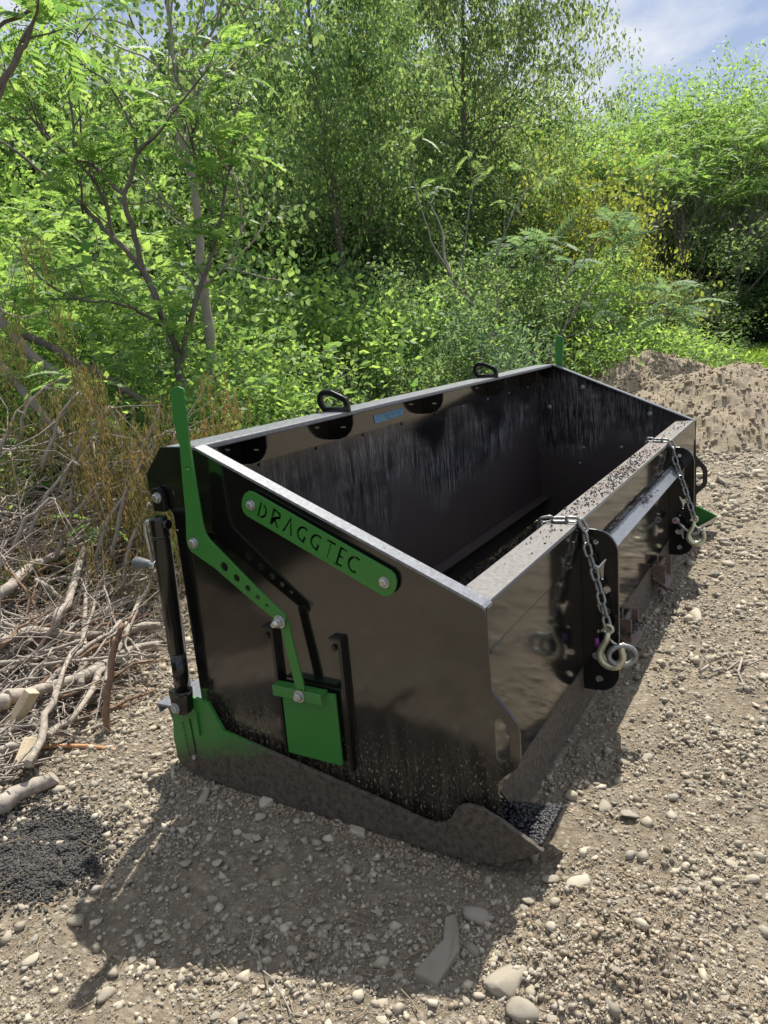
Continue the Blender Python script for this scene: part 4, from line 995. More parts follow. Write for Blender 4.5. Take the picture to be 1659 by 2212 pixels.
def bush_kind(seed, h, nleaf, lsize, ml, name='bush', mw_='bark_grey', T=QUAD, Fq=QUAD_F, stems=14, wide=.9, jit=.10, hang=.1):
    rg = np.random.default_rng(seed); segs, tips, ap = [], [], []
    for i in range(stems):
        a = rg.uniform(0, 6.28); s_ = rg.uniform(.1, wide)
        grow(segs, tips, np.array([.1 * math.cos(a), .1 * math.sin(a), -.15]), norm(np.array([s_ * math.cos(a), s_ * math.sin(a), 1.0])), h * .42, .012, 2, rg, 2, .55, .1, .2, .7, 4, .003, ap)
    P = np.array([q for q, _ in ap]); P = P[P[:, 2] > 0.05 * h]; idx = rg.integers(0, len(P), nleaf)
    pos = P[idx] + rg.normal(size=(nleaf, 3)) * jit
    dr = rg.normal(size=(nleaf, 3)) + np.array([0, 0, -hang]) + norm(pos - np.array([0, 0, h * .3])) * .6
    V, F = place_leaves(T, Fq, pos, dr, lsize * rg.uniform(.6, 1.25, nleaf), rg)
    return finish_kind(name, segs, V, F, mw_, ml)
def compound_bush(seed, h, n, ml, name='bush', wide=0.9, sc_=0.9):
    rg = np.random.default_rng(seed); segs, tips, ap = [], [], []
    for i in range(10):
        a = rg.uniform(0, 6.28); s_ = rg.uniform(.1, wide)
        grow(segs, tips, np.array([.1 * math.cos(a), .1 * math.sin(a), -.15]), norm(np.array([s_ * math.cos(a), s_ * math.sin(a), 1.0])), h * .38, .012, 3, rg, 2, .5, .1, .2, .7, 3, .003, ap)
    V, F = rosettes(tips[:n], 5, rg, sc_)
    return finish_kind(name, segs, V, F, 'bark_grey', ml)

K = {}
K['sumacA'] = sumac_kind(11, 4.6, 4, 5, 4, .5, keep=.8, sc_=.66); K['sumacB'] = sumac_kind(12, 4.6, 3, 5, 5, .55, keep=.9, sc_=.62); K['sumacC'] = sumac_kind(13, 4.6, 4, 5, 4, .5, keep=.8, sc_=.7)
K['sumac_bare'] = sumac_kind(15, 4.4, 4, 5, 5, .55, keep=.22, lean=.75)
K['sumac_lime'] = sumac_kind(14, 3.2, 4, 5, 5, .6, 'leaf_lime', sc_=.62)
K['poplar'] = leafy_kind(21, 8.5, 'col', 21000, 0.088, 'leaf_poplar', 'poplar_tree', width=1.75, low=.10, hang=.9, nb=46, tr=.10)
K['tall'] = leafy_kind(22, 9, 'round', 36000, 0.115, 'leaf_tree', 'tall_tree', T=LANCE * np.array([1.6, 1, 1]), Fq=LANCE_F, width=3.4, low=.28, hang=.9, nb=34, tr=.15, lev=4, jit=.13)
K['woodA'] = leafy_kind(23, 7, 'round', 28000, 0.10, 'leaf_poplar', 'woodland_tree', width=3.2, low=.12, hang=.4, nb=60, lev=4, jit=.13)
K['woodB'] = leafy_kind(24, 7, 'col', 28000, 0.105, 'leaf_dark', 'woodland_tree', width=2.6, low=.08, hang=.4, nb=46, lev=4, jit=.14)
K['woodC'] = leafy_kind(25, 6, 'round', 28000, 0.085, 'leaf_lime', 'woodland_tree', width=3.0, low=.10, hang=.5, nb=60, lev=4, jit=.13)
K['dome'] = leafy_kind(41, 5, 'round', 24000, 0.10, 'leaf_lime', 'sumac_tree', mw_='bark_grey', T=LANCE * np.array([1.5, 1, 1]), Fq=LANCE_F, width=3.0, low=.38, hang=.3, nb=50, lev=4, jit=.10)
K['bush_lime'] = bush_kind(31, 2.2, 11000, .056, 'leaf_lime')
K['bush_dark'] = bush_kind(32, 2.4, 11000, .062, 'leaf_dark', jit=.09)
K['bush_yellow'] = bush_kind(33, 2.0, 6500, .05, 'leaf_yellow')
K['bush_blue'] = bush_kind(34, 1.8, 6500, .07, 'leaf_blue', T=LANCE * np.array([1.4, 1, 1]), Fq=LANCE_F)
K['bush_mid'] = bush_kind(35, 2.4, 11000, .056, 'leaf_poplar', jit=.085)
K['bush_comp'] = compound_bush(36, 2.2, 90, 'leaf_sumac', 'sumac_bush', sc_=.48)
K['weed'] = bush_kind(37, 0.9, 1500, .07, 'leaf_lime', 'weed', T=LANCE, Fq=LANCE_F, stems=9, wide=.35, jit=.04)
_used = {}
def where_(px):
    for lim, ph in ((60, 'at the left edge'), (150, 'above the far left of the brush pile'), (240, 'above the brush pile'), (330, 'left of the forked dark stem'), (430, 'behind the forked dark stem'), (520, 'right of the pale slender trunk'),
                    (610, 'between pale slender trunk and poplar'), (700, 'behind the dark poplar trunk'), (790, 'just right of the dark poplar trunk'), (880, 'above the first lifting ear'), (960, 'left of the tallest tree'), (1040, 'below the tallest tree'),
                    (1120, 'above the second lifting ear'), (1210, 'above the far green handle'), (1300, 'right of the far green handle'), (1380, 'above the start of the soil heaps'), (1460, 'above the lower soil heap'), (1540, 'above the tall soil heap'), (1620, 'left of the right edge')):
        if px < lim: return ph
    return 'at the right edge'
def lab(desc, px, py, d):
    base = desc + ' ' + where_(px); hgt = 'high ' if py < 300 else 'mid height ' if py < 600 else 'low '
    for c in (base, hgt + base, 'farther ' + base, 'farther ' + hgt + base, 'partly hidden ' + base):
        if c not in _used and len(c.split()) <= 16: _used[c] = 1; return c
    k = 'dim hindmost ' + hgt + base; _used[k] = 1; return k
def put(kind, x, y, zt=None, label='', cat='tree', group=None, rot=None, h=None, wide=1.0, z=None):
    k = K[kind]; z0 = (tz(x, y) if z is None else z) - 0.02
    s = (h if h else (zt - z0)) / k.h
    root = empty(k.name, (x, y, z0), (0, 0, rot if rot is not None else rnd.uniform(0, 6.28))); root.scale = (s * wide, s * wide, s)
    link(k.tn, k.trunk, None, root); link(k.cn, k.crown, None, root)
    tag(root, label, cat, group); return root
def putp(kind, px, pytop, depth, label, cat='tree', group=None, wide=1.0, rot=None):
    p = at(px, pytop, depth); return put(kind, p[0], p[1], p[2], label, cat, group, rot, None, wide)
putp('poplar', 668, -260, 7.2, 'tall poplar with small fluttering leaves, dark straight trunk left of centre', wide=1.05, rot=0.4)
putp('poplar', 800, -60, 8.6, 'slimmer poplar directly right of the tall dark trunked poplar', wide=1.0, rot=2.2)
putp('tall', 985, -190, 11.5, 'tallest loose crowned tree against the sky at top centre right', wide=0.95, rot=1.0)
S_ = 'sumac trees with bare forking stems on the right'
for i, (px, py, d, kd, w_) in enumerate(((1130, 340, 12.5, 'sumacA', 1.1), (1090, 250, 14.5, 'sumacC', 1.1), (1235, 260, 16, 'sumacB', 1.1), (1360, 215, 17.5, 'sumacA', 1.2), (1480, 190, 18.5, 'sumacC', 1.2), (1590, 185, 19, 'sumacB', 1.2), (1700, 195, 18.5, 'sumacA', 1.2), (1420, 250, 16.5, 'sumacC', 1.1), (1310, 225, 19, 'sumacA', 1.2), (1540, 215, 20, 'sumacB', 1.2), (1640, 300, 17, 'sumacC', 1.0), (1210, 350, 13, 'sumacC', .8), (1530, 290, 17.2, 'sumacA', 1.0))):
    putp(kd, px, py + 62, d, lab('leafy topped grey stemmed sumac', px, 400, d), 'tree', S_, w_)
for px, py, d, w_ in ((1290, 250, 18, 1.1), (1400, 205, 20, 1.2), (1500, 200, 21, 1.2), (1610, 195, 21, 1.2), (1170, 300, 15, 1.0), (1680, 250, 18.5, 1.0), (1450, 330, 18, .9), (1580, 350, 18, .9), (1345, 340, 17, .8)):
    putp('dome', px, py + 22, d, lab('round crowned bright sumac', px, 400, d), 'tree', S_, w_)
for i, (px, py, d, w_) in enumerate(((1250, 300, 13.6, 1.0), (1360, 300, 15.2, 1.1), (1490, 330, 16.4, 1.1))):
    putp('sumac_bare', px, py + 20, d, lab('nearly bare many stemmed grey sumac', px, 400, d), 'tree', 'nearly bare sumacs in the stand', w_)
putp('bush_yellow', 1165, 330, 11.3, 'yellow green vine covered bush among grey stems, upper middle', 'bush', wide=.8)
putp('bush_yellow', 1340, 560, 11.5, 'bright yellow green bush above the small bluish sumac', 'bush', wide=.7)
putp('bush_yellow', 1365, 430, 12.2, 'yellow green leafy column between the bare sumac stems at right', 'bush', wide=.45)
putp('bush_lime', 1180, 540, 9.5, 'green bush behind the far green handle', 'bush', wide=.9)
putp('bush_dark', 1120, 560, 10.5, 'dark bush in the shade left of the bluish sumac', 'bush', wide=1.1)
putp('bush_blue', 935, 640, 6.4, 'silvery leaved bush just behind the middle of the box', 'bush', wide=.9)
putp('bush_mid', 1020, 560, 8.2, 'mid green bush behind the far lifting ear', 'bush', wide=1.0)
putp('bush_mid', 880, 560, 7.4, 'leafy bush under the poplars behind the box rim', 'bush', wide=1.0)
for px, py, d, kd in ((1380, 600, 14.5, 'bush_dark'), (1470, 560, 18, 'bush_dark'), (1560, 540, 18.5, 'bush_dark'), (1650, 520, 18, 'bush_dark'), (1740, 540, 18, 'bush_dark'), (1610, 600, 17.4, 'bush_mid'), (1520, 610, 17.2, 'bush_dark'), (1290, 590, 13, 'bush_dark'), (1230, 640, 12, 'bush_mid'), (1430, 620, 16.2, 'bush_mid'), (1690, 610, 17.2, 'bush_dark'), (1470, 480, 19, 'bush_mid'), (1600, 470, 19.4, 'bush_mid'), (1380, 500, 17, 'bush_mid')):
    putp(kd, px, py, d, lab('dark shaded bush under the sumacs', px, py, d), 'bush', 'dark bushes under the sumac stand', 1.5)
for px, py, d in ((1350, 690, 9.5), (1450, 692, 10), (1385, 705, 9.0), (1290, 690, 9.0), (1250, 720, 8.6), (1490, 735, 10.5), (1320, 720, 8.8), (1415, 715, 9.6)):
    putp('weed', px, py, d, lab('tall lime weed', px, py, d), 'weed', 'weeds behind the soil heaps', 1.3)
for px, py, d, kd, w_ in ((60, 430, 8.0, 'sumac_lime', 1.2), (190, 520, 7.0, 'sumac_lime', 1.1), (310, 480, 8.5, 'sumac_lime', 1.2), (-60, 560, 6.0, 'sumac_lime', 1.0), (120, 640, 5.6, 'sumac_lime', 1.0), (330, 640, 6.6, 'sumac_lime', .9)):
    putp(kd, px, py, d, lab('lime green sumac', px, py, d), 'tree', 'lime sumacs in the hollow at left', w_)
for px, py, d, kd in ((40, 620, 5.0, 'bush_comp'), (200, 680, 5.2, 'bush_comp'), (330, 700, 5.4, 'bush_comp'), (100, 760, 4.4, 'bush_comp'), (300, 820, 4.6, 'bush_comp'), (430, 760, 6.0, 'bush_mid'), (520, 700, 6.6, 'bush_mid'), (600, 760, 6.0, 'bush_dark'), (520, 840, 5.2, 'bush_dark'), (700, 760, 6.4, 'bush_mid'), (780, 800, 6.0, 'bush_dark'), (860, 760, 6.2, 'bush_mid'), (230, 860, 4.2, 'bush_mid'), (20, 880, 3.9, 'bush_mid'), (380, 880, 4.6, 'bush_dark'),
                      (120, 560, 6.4, 'bush_lime'), (260, 600, 6.2, 'bush_mid'), (30, 540, 7.2, 'bush_lime'), (70, 640, 4.3, 'bush_comp'), (170, 700, 4.1, 'bush_comp'), (300, 720, 4.8, 'bush_lime'), (0, 760, 4.0, 'bush_comp'), (240, 780, 4.2, 'bush_lime'), (560, 620, 7.0, 'bush_lime'), (640, 640, 7.4, 'bush_lime'), (760, 640, 7.0, 'bush_lime'), (480, 760, 5.6, 'bush_lime'), (400, 640, 7.2, 'bush_lime'), (470, 600, 7.6, 'bush_dark')):
    putp(kd, px, py, d, lab({'bush_comp': 'feathery leaved bush', 'bush_mid': 'mid green bush', 'bush_dark': 'dark green bush', 'bush_lime': 'lime green bush'}[kd], px, py, d), 'bush', 'bushes in the thicket behind the box', 1.15)
for i, (px, py, d, kd) in enumerate(((-60, 230, 12, 'woodA'), (70, 260, 11, 'woodC'), (180, 240, 13, 'woodA'), (300, 200, 12, 'woodA'), (420, 220, 14, 'woodC'), (520, 230, 12.5, 'woodA'), (600, 230, 15, 'woodB'), (720, 190, 13, 'woodA'), (840, 210, 14, 'woodB'), (930, 190, 16, 'woodC'), (1040, 160, 17, 'woodA'), (1150, 240, 19, 'woodB'), (0, 420, 9, 'woodC'), (250, 400, 9.5, 'woodC'), (450, 360, 9.8, 'woodA'), (560, 320, 9.5, 'woodB'), (760, 300, 10.5, 'woodC'), (900, 330, 11.5, 'woodA'), (1010, 360, 12.5, 'woodB'), (1290, 290, 20, 'woodB'), (1430, 270, 21, 'woodB'), (1560, 260, 21, 'woodB'), (1690, 270, 20, 'woodB'), (640, 460, 9, 'woodC'), (350, 270, 15, 'woodB'), (130, 330, 16, 'woodB'), (1060, 520, 11.5, 'woodB'), (1500, 380, 22, 'woodB'), (1620, 400, 22, 'woodB'), (1360, 400, 22, 'woodB'), (620, 90, 16, 'woodB'), (780, 110, 15, 'woodA'), (900, 80, 17, 'woodB'), (460, 120, 14, 'woodA'), (200, 130, 13, 'woodA'), (90, 150, 12.5, 'woodC'), (330, 110, 14.5, 'woodB'), (540, 180, 11, 'woodA'), (860, 250, 11, 'woodB'), (700, 420, 8.6, 'woodB'), (820, 440, 9.4, 'woodA'))):
    putp(kd, px, py, d, lab({'woodA': 'mid green leafy tree', 'woodB': 'dark leafy tree', 'woodC': 'bright leafy tree'}[kd], px, py, d), 'tree', 'woodland trees behind the box', 1.15)
for i, (x, y, h_) in enumerate(((-1.7, 2.7, 1.9), (-2.6, 3.0, 2.2), (-3.5, 2.7, 2.4), (-4.4, 2.2, 2.4), (-2.2, 3.9, 2.8), (-5.2, 3.2, 3))):
    put('bush_dark', x, y, None, 'dark green bush on the bank left of the clearing', 'bush', 'bushes off to the left', None, h_, 1.3)
for x, y, h_ in ((-5.5, 2.6, 3.6), (-7, 4.5, 5), (-4.6, 4.2, 4), (-8.5, 1.2, 4.5), (-2.6, 4.2, 3.2), (-10, 3, 6)):
    put('woodB', x, y, None, 'dark leafy tree off to the left of the clearing', 'tree', 'trees off to the left', None, h_, 1.2)

# traced trees: stems drawn as polylines (column, row, distance) so each keeps the lean and forks of its model
def traced(name, stems, mat, label, ml, leaf_fn, base_px, depth, cat='tree'):
    b = at(base_px[0], base_px[1], depth); z0 = tz(b[0], b[1]); base = np.array([b[0], b[1], z0])
    segs = []; allp = []; tips = []
    for k, (pl, r0, r1) in enumerate(stems):
        P = [at(*q) for q in pl]
        if k == 0: P = [base + np.array([0, 0, -.15])] + P
        # smooth by inserting jittered midpoints
        Q = []
        for a, c in zip(P[:-1], P[1:]):
            Q += [a, (a * .67 + c * .33) + rng.normal(size=3) * .005, (a * .33 + c * .67) + rng.normal(size=3) * .005]
        Q.append(P[-1]); Q = [q - base for q in Q]
        segs.append((Q, list(np.linspace(r0, r1, len(Q))))); d = norm(Q[-1] - Q[-2]); allp += [(q, d) for q in Q]; tips.append((Q[-1], d))
    V, F = leaf_fn(segs, tips, allp)
    root = empty(name, tuple(base)); tag(root, label, cat)
    me = wood_mesh('trunk', segs, 8); me.materials.append(M[mat]); link('trunk', me, None, root)
    me = array_mesh('crown', V, F); me.materials.append(M[ml]); link('crown', me, None, root)
    return root
def lf_sumac(n_extra, per=6, sc_=1.0, length=.35, lev=1):
    def f(segs, tips, allp):
        rg = np.random.default_rng(len(segs) + 5); T2 = []
        base = list(tips)
        for p, d in base:
            grow(segs, T2, p.copy(), d, length, .008, lev, rg, 2, .6, .2, .15, .7, 3, .003)
        for _ in range(n_extra):
            p, d = allp[rg.integers(len(allp) // 2, len(allp))]
            grow(segs, T2, p.copy(), norm(rg.normal(size=3) * .6 + d + np.array([0, 0, .4])), length, .006, 0, rg, 2, .5, .2, .15, .7, 3, .003)
        return rosettes(T2, per, rg, sc_)
    return f
D0 = 4.3
traced('sumac_tree', [
    ([(405, 930, D0), (392, 830, D0), (380, 745, D0), (352, 690, D0), (330, 625, D0), (312, 590, D0), (285, 555, 4.3), (245, 515, 4.35), (215, 480, 4.4), (160, 425, 4.4), (100, 380, 4.5), (40, 330, 4.5), (0, 305, 4.6)], .027, .008),
    ([(312, 590, D0), (290, 510, 4.25), (270, 440, 4.2), (268, 420, 4.2), (285, 370, 4.2), (298, 330, 4.2), (290, 280, 4.2), (262, 225, 4.2), (235, 180, 4.2), (180, 140, 4.2)], .017, .005),
    ([(298, 330, 4.2), (340, 290, 4.1), (375, 240, 4.1)], .012, .005),
    ([(268, 420, 4.2), (225, 380, 4.25), (190, 350, 4.3), (160, 345, 4.3), (95, 290, 4.3), (60, 240, 4.3)], .012, .005),
    ([(245, 515, 4.35), (230, 440, 4.3), (210, 400, 4.3), (165, 345, 4.25), (155, 240, 4.2), (150, 170, 4.2)], .012, .005),
    ([(180, 462, 4.4), (175, 400, 4.4), (165, 360, 4.4)], .008, .004),
    ([(365, 715, D0), (330, 690, 4.2), (290, 665, 4.1), (240, 652, 4.0), (190, 650, 4.0), (130, 630, 4.0)], .014, .005),
    ([(385, 800, D0), (410, 700, 4.3), (440, 600, 4.3), (462, 540, 4.4), (485, 420, 4.4), (500, 350, 4.4)], .018, .006),
    ([(462, 470, 4.4), (430, 380, 4.3), (415, 300, 4.3), (410, 250, 4.3)], .010, .005),
    ], 'bark_dark', 'forked dark stemmed sumac with feathery leaves rising behind the near lever', 'leaf_sumac', lf_sumac(42, 5, .62, .28, 1), (405, 930), D0)
traced('slender_tree', [
    ([(480, 940, 4.9), (470, 850, 4.9), (455, 730, 4.9), (440, 620, 4.9), (432, 520, 4.9), (420, 400, 4.9), (400, 330, 4.9), (385, 260, 4.9), (378, 150, 4.9), (368, 60, 5), (355, -60, 5)], .042, .012),
    ([(420, 400, 4.9), (380, 340, 5), (330, 270, 5.1)], .010, .004), ([(400, 330, 4.9), (420, 200, 4.8), (440, 100, 4.8)], .010, .004),
    ([(432, 520, 4.9), (390, 470, 4.8), (340, 430, 4.8)], .008, .004), ([(440, 620, 4.9), (500, 560, 4.8), (520, 500, 4.8)], .010, .004), ([(385, 260, 4.9), (350, 150, 5), (290, 60, 5)], .010, .004),
    ([(378, 150, 4.9), (430, 70, 4.8), (480, 10, 4.8)], .010, .004)],
    'bark_pale', 'slender pale barked young tree with broad thin leaves beside the sumac', 'leaf_poplar',
    lambda segs, tips, allp: (lambda rg: (lambda T2, ap: place_leaves(LEAF * np.array([1.1, 1, 1]), LEAF_F, np.array([ap[i][0] for i in rg.integers(0, len(ap), 3600)]) + rg.normal(size=(3600, 3)) * .10, rg.normal(size=(3600, 3)) * .5 + np.array([0, 0, -.8]), .050 * rg.uniform(.5, 1.2, 3600), rg))(*(lambda T2, ap: ([grow(segs, T2, p.copy(), norm(d + rg.normal(size=3) * .5), .45, .008, 1, rg, 2, .6, .1, .2, .7, 3, .003, ap) for p, d in tips + [allp[i] for i in rg.integers(len(allp) // 3, len(allp), 26)]] and (T2, ap)))([], [])))(np.random.default_rng(8)), (480, 940), 4.9)
traced('small_sumac', [
    ([(1185, 800, 8.0), (1195, 740, 8.0), (1205, 735, 8.0), (1235, 685, 8), (1265, 635, 8), (1290, 600, 8)], .025, .008),
    ([(1205, 735, 8), (1260, 715, 7.9), (1320, 695, 7.9), (1370, 685, 7.9)], .012, .006), ([(1235, 685, 8), (1210, 615, 8), (1190, 575, 8), (1170, 565, 8)], .012, .006),
    ([(1265, 635, 8), (1320, 635, 8), (1350, 645, 8)], .01, .005), ([(1210, 615, 8), (1260, 565, 8), (1270, 550, 8)], .01, .005)],
    'bark_grey', 'small sumac with bluish sheen on drooping leaves behind the far green handle', 'leaf_blue', lf_sumac(8, 6, .85, .3, 1), (1185, 800), 8.0)
traced('leaning_tree', [
    ([(1085, 780, 7.2), (1062, 745, 7.2), (1040, 690, 7.2), (1005, 640, 7.2), (975, 600, 7.2), (960, 560, 7.3), (955, 500, 7.4)], .034, .012),
    ([(1005, 640, 7.2), (1000, 560, 7.3), (1010, 480, 7.4)], .012, .005), ([(1062, 745, 7.2), (1075, 650, 7.3), (1068, 560, 7.4), (1100, 480, 7.4)], .016, .005),
    ([(975, 600, 7.2), (930, 520, 7.2), (910, 450, 7.3)], .012, .005)],
    'bark_grey', 'leaning grey trunked small tree behind the far lifting ear', 'leaf_poplar', lf_sumac(3, 4, .55, .4, 1), (1085, 790), 7.2)
traced('sumac_tree', [
    ([(-130, 520, 2.7), (-90, 330, 2.7), (-10, 200, 2.7), (40, 120, 2.7), (60, 85, 2.7)], .022, .008), ([(-30, 300, 2.7), (10, 180, 2.7), (45, 90, 2.7)], .01, .005),
    ([(-20, 240, 2.7), (-5, 60, 2.7), (60, 25, 2.7), (95, 0, 2.7)], .01, .005)],
    'bark_dark', 'nearest sumac branch tips hanging in at the top left corner', 'leaf_sumac', lf_sumac(2, 5, .62, .16, 0), (-170, 700), 2.7)

# ------------------------------------------------------------------ grass beyond the piles
def grass():
    n = 60000; x = rng.uniform(9.0, 24, n); y = rng.uniform(-4.5, 4.0, n); ok = (x > 9.4 + 0.5 * np.abs(y))
    x, y = x[ok], y[ok]; n = len(x)
    pos = np.stack([x, y, terrain(x, y, False) - .01], -1); dr = rng.normal(size=(n, 3)) * .35 + np.array([0, 0, 1.0])
    V, F = place_leaves(LANCE * np.array([.5, 1, 1]), LANCE_F, pos, dr, rng.uniform(.10, .28, n), rng)
    tag(link('grass', array_mesh('grass', V, F), M['grass']), 'strip of sunlit grass beyond the soil heaps', 'grass', kind='stuff')
grass()
def undergrowth():
    n = 30000; d = rng.uniform(2.6, 12, n); a = math.atan2(RM[2][1], RM[2][0]) + rng.uniform(-.25, .75, n)
    x = CAM[0] + d * np.cos(a); y = CAM[1] + d * np.sin(a); ok = (y > 1.2 + 0.3 * x) & (x > -.5)
    x, y = x[ok], y[ok]; n = len(x)
    pos = np.stack([x, y, terrain(x, y, False) + rng.uniform(0, .35, n)], -1); dr = rng.normal(size=(n, 3)) + np.array([0, 0, .2])
    V, F = place_leaves(QUAD, QUAD_F, pos, dr, rng.uniform(.04, .10, n), rng)
    tag(link('undergrowth', array_mesh('undergrowth', V, F), M['leaf_dark']), 'low leafy undergrowth covering the bank behind the box', 'undergrowth', kind='stuff')
undergrowth()

# ------------------------------------------------------------------ brush pile
def branch_obj(P, r0, r1, mat='cut_branch', label=None, twigs=3, name='cut_branch', dead=0, seed=0, sub=2):
    rg = np.random.default_rng(seed); P = [np.array(p, float) for p in P]
    base = P[0]; Q = []
    for a, c in zip(P[:-1], P[1:]):
        for k in range(sub + 1): t = k / (sub + 1); Q.append(a * (1 - t) + c * t + (rg.normal(size=3) * .006 if k else 0))
    Q.append(P[-1]); Q = [q - base for q in Q]; rad = list(np.linspace(r0, r1, len(Q)) * (1 + rg.normal(size=len(Q)) * .05))
    m = MB(); m.tube(Q, rad, 8 if r0 > .012 else 6)
    ends = [Q[-1]]
    for k in range(twigs):
        i = rg.integers(len(Q) // 3, len(Q)); d = norm(Q[min(i + 1, len(Q) - 1)] - Q[max(i - 1, 0)] + 1e-6); d = norm(d + rg.normal(size=3) * .55); p = Q[i]; T_ = [p]
        for s_ in range(3): d = norm(d + rg.normal(size=3) * .2); p = p + d * rg.uniform(.05, .13); T_.append(p)
        m.tube(T_, [rad[i] * .45, rad[i] * .35, rad[i] * .25, rad[i] * .12], 5, cap=False); ends.append(p)
    o = m.build(name, M[mat], loc=tuple(base)); tag(o, label or 'dry grey brown cut branch tangled in the brush pile', 'branch', None if label else 'cut branches heaped in the brush pile')
    if dead:
        pos, dr = [], []
        ec = [ends[0]] + ends[1:]
        for e in ec[:dead]:
            nst = 13
            for s_ in range(nst):       # wilted strands that hang down from the branch end
                x0 = e + rg.normal(size=3) * np.array([.04, .04, .012]); L_ = rg.uniform(.08, .34); st = int(L_ / .011)
                for q in range(st): pos.append(x0 + np.array([rg.normal() * .004, rg.normal() * .004, -q * .011])); dr.append(np.array([rg.normal() * .22, rg.normal() * .22, -1.0]))
        pos = np.array(pos); dr = np.array(dr); V, F = place_leaves(LANCE, LANCE_F, pos, dr, rg.uniform(.014, .030, len(pos)), rg, 3.0)
        me = array_mesh('wilted_leaves', V, F); me.materials.append(M['leaf_dead'] if rg.uniform() < .6 else M['leaf_dead_orange']); link('wilted_leaves', me, None, o)
    return o
def tb(pl, r0, r1, label=None, **kw): return branch_obj([at(*q) for q in pl], r0, r1, label=label, **kw)
def edge(x): return 0.52 + 0.30 * np.maximum(x, -1.0)
def pile_z(x, y): return float(-0.01 + 0.62 * sst(0.0, 2.0, y - edge(x)))
def _pd_table():
    xs = np.arange(-120, 420, 12.0); ys = np.arange(560, 1800, 12.0); X, Y = np.meshgrid(xs, ys, indexing='ij')
    Q = np.stack([(X - CX) / FX, (Y - CY) / FX, np.ones_like(X)], -1) @ RM; T = np.full(X.shape, 3.4); done = np.zeros(X.shape, bool)
    for t in np.arange(1.3, 3.4, 0.02):
        p = CAM + Q * t; hit = ((p[..., 1] > edge(p[..., 0]) - .15) & (p[..., 2] < -0.01 + 0.62 * sst(0.0, 2.0, p[..., 1] - edge(p[..., 0])))) | (p[..., 2] < terrain(p[..., 0], p[..., 1], False))
        T[hit & ~done] = t; done |= hit
    return xs, ys, T
_px, _py, _T = _pd_table()
def pd(px, py, off=0.0):
    """distance of the brush heap's surface along a ray"""
    a = min(max((px - _px[0]) / 12, 0), len(_px) - 1.001); b = min(max((py - _py[0]) / 12, 0), len(_py) - 1.001); i, k = int(a), int(b); a -= i; b -= k
    return float((_T[i, k] * (1 - a) + _T[i + 1, k] * a) * (1 - b) + (_T[i, k + 1] * (1 - a) + _T[i + 1, k + 1] * a) * b) - off
def tp(pl, off=0.06):
    return [(a, b, pd(min(a, 345), b, off if len(q) < 1 else off + q[0])) for a, b, *q in pl]
def tbp(pl, r0, r1, label=None, off=0.06, **kw):
    P = [np.array(at(*q)) for q in tp(pl, off)]; return branch_obj(P, r0, r1, label=label, **kw)
tbp([(-20, 1395, .1), (70, 1362, .1), (150, 1376, .1), (260, 1362, .1), (345, 1352, .1)], .018, .014, 'thick pale branch lying level across the middle of the brush pile', seed=1, twigs=1)
tbp([(-20, 1520, .1), (60, 1500, .1), (180, 1462, .1), (280, 1405, .1), (345, 1390, .1)], .024, .010, 'long thick branch sloping up across the lower brush pile', seed=2, twigs=1)
tbp([(-20, 1295, .12), (70, 1222, .12), (140, 1190, .12), (210, 1168, .12), (290, 1100, .12), (345, 1050, .12)], .021, .010, 'big straight branch rising to the right in the upper brush pile', seed=3, twigs=2)
tbp([(120, 1345, .2), (150, 1290, .2), (185, 1180, .2), (245, 1100, .2), (290, 1010, .2), (325, 930, .2), (345, 880, .2)], .015, .006, 'curved branch standing up to touch the box rear corner', seed=4, twigs=1)
tbp([(-20, 1745, .02), (60, 1705, .02), (118, 1678, .02)], .022, .018, 'short thick bark covered log at the left edge on the dirt', off=.03, name='log', twigs=0, seed=5)
tb([(236, 1600, 2.02), (230, 1520, 2.03), (240, 1440, 2.05), (256, 1380, 2.06), (268, 1348, 2.07)], .012, .009, 'brown splintered stick standing upright at the end of the pile', name='broken_stick', mat='cut_brown', twigs=0, seed=6)
tbp([(60, 1600), (110, 1612), (190, 1612), (250, 1618)], .007, .005, 'thin orange peeled stick lying on the dirt', off=.03, name='peeled_stick', mat='orange_wood', twigs=0, seed=7)
tbp([(60, 1650, .1), (95, 1570, .12), (120, 1500, .16), (145, 1430, .16), (180, 1375, .16), (205, 1300, .16)], .011, .005, 'thin pale branch leaning over the front of the pile', seed=8, twigs=1)
tbp([(-20, 1625, .03), (60, 1610, .05), (105, 1590, .05), (140, 1560, .05)], .012, .009, 'straight smooth branch at the lower left of the pile above the log', seed=18, twigs=0)
tbp([(225, 1440, .1), (200, 1490, .1), (150, 1560, .1)], .012, .007, 'short branch with a cut end below the level branch', seed=19, twigs=0)
tbp([(230, 1500, .06), (240, 1430, .12), (300, 1300, .15), (345, 1220, .15)], .014, .006, 'bent branch rising right toward the jack', seed=20, twigs=1)
tbp([(175, 1480, .12), (180, 1380, .12), (185, 1290, .12), (195, 1180, .12)], .012, .005, 'branch standing nearly upright across the level branch', seed=21, twigs=1)
tb([(-20, 660, 4.0), (60, 760, 3.9), (140, 830, 3.8), (220, 900, 3.7), (300, 990, 3.6), (340, 1040, 3.6)], .030, .022, 'long bare grey trunk leaning down to the right above the pile', name='fallen_stem', mat='bark_grey', seed=9)
tb([(-20, 760, 3.7), (60, 860, 3.6), (140, 950, 3.5), (210, 1060, 3.4)], .024, .018, 'second bare grey trunk leaning parallel below the long one', name='fallen_stem', mat='bark_grey', seed=10)
tb([(-20, 690, 4.2), (90, 740, 4.1), (200, 800, 4.0), (330, 880, 3.9), (420, 950, 3.8)], .026, .018, 'dark fallen trunk crossing behind the hanging wilted leaves', name='fallen_stem', mat='bark_dark', seed=11)
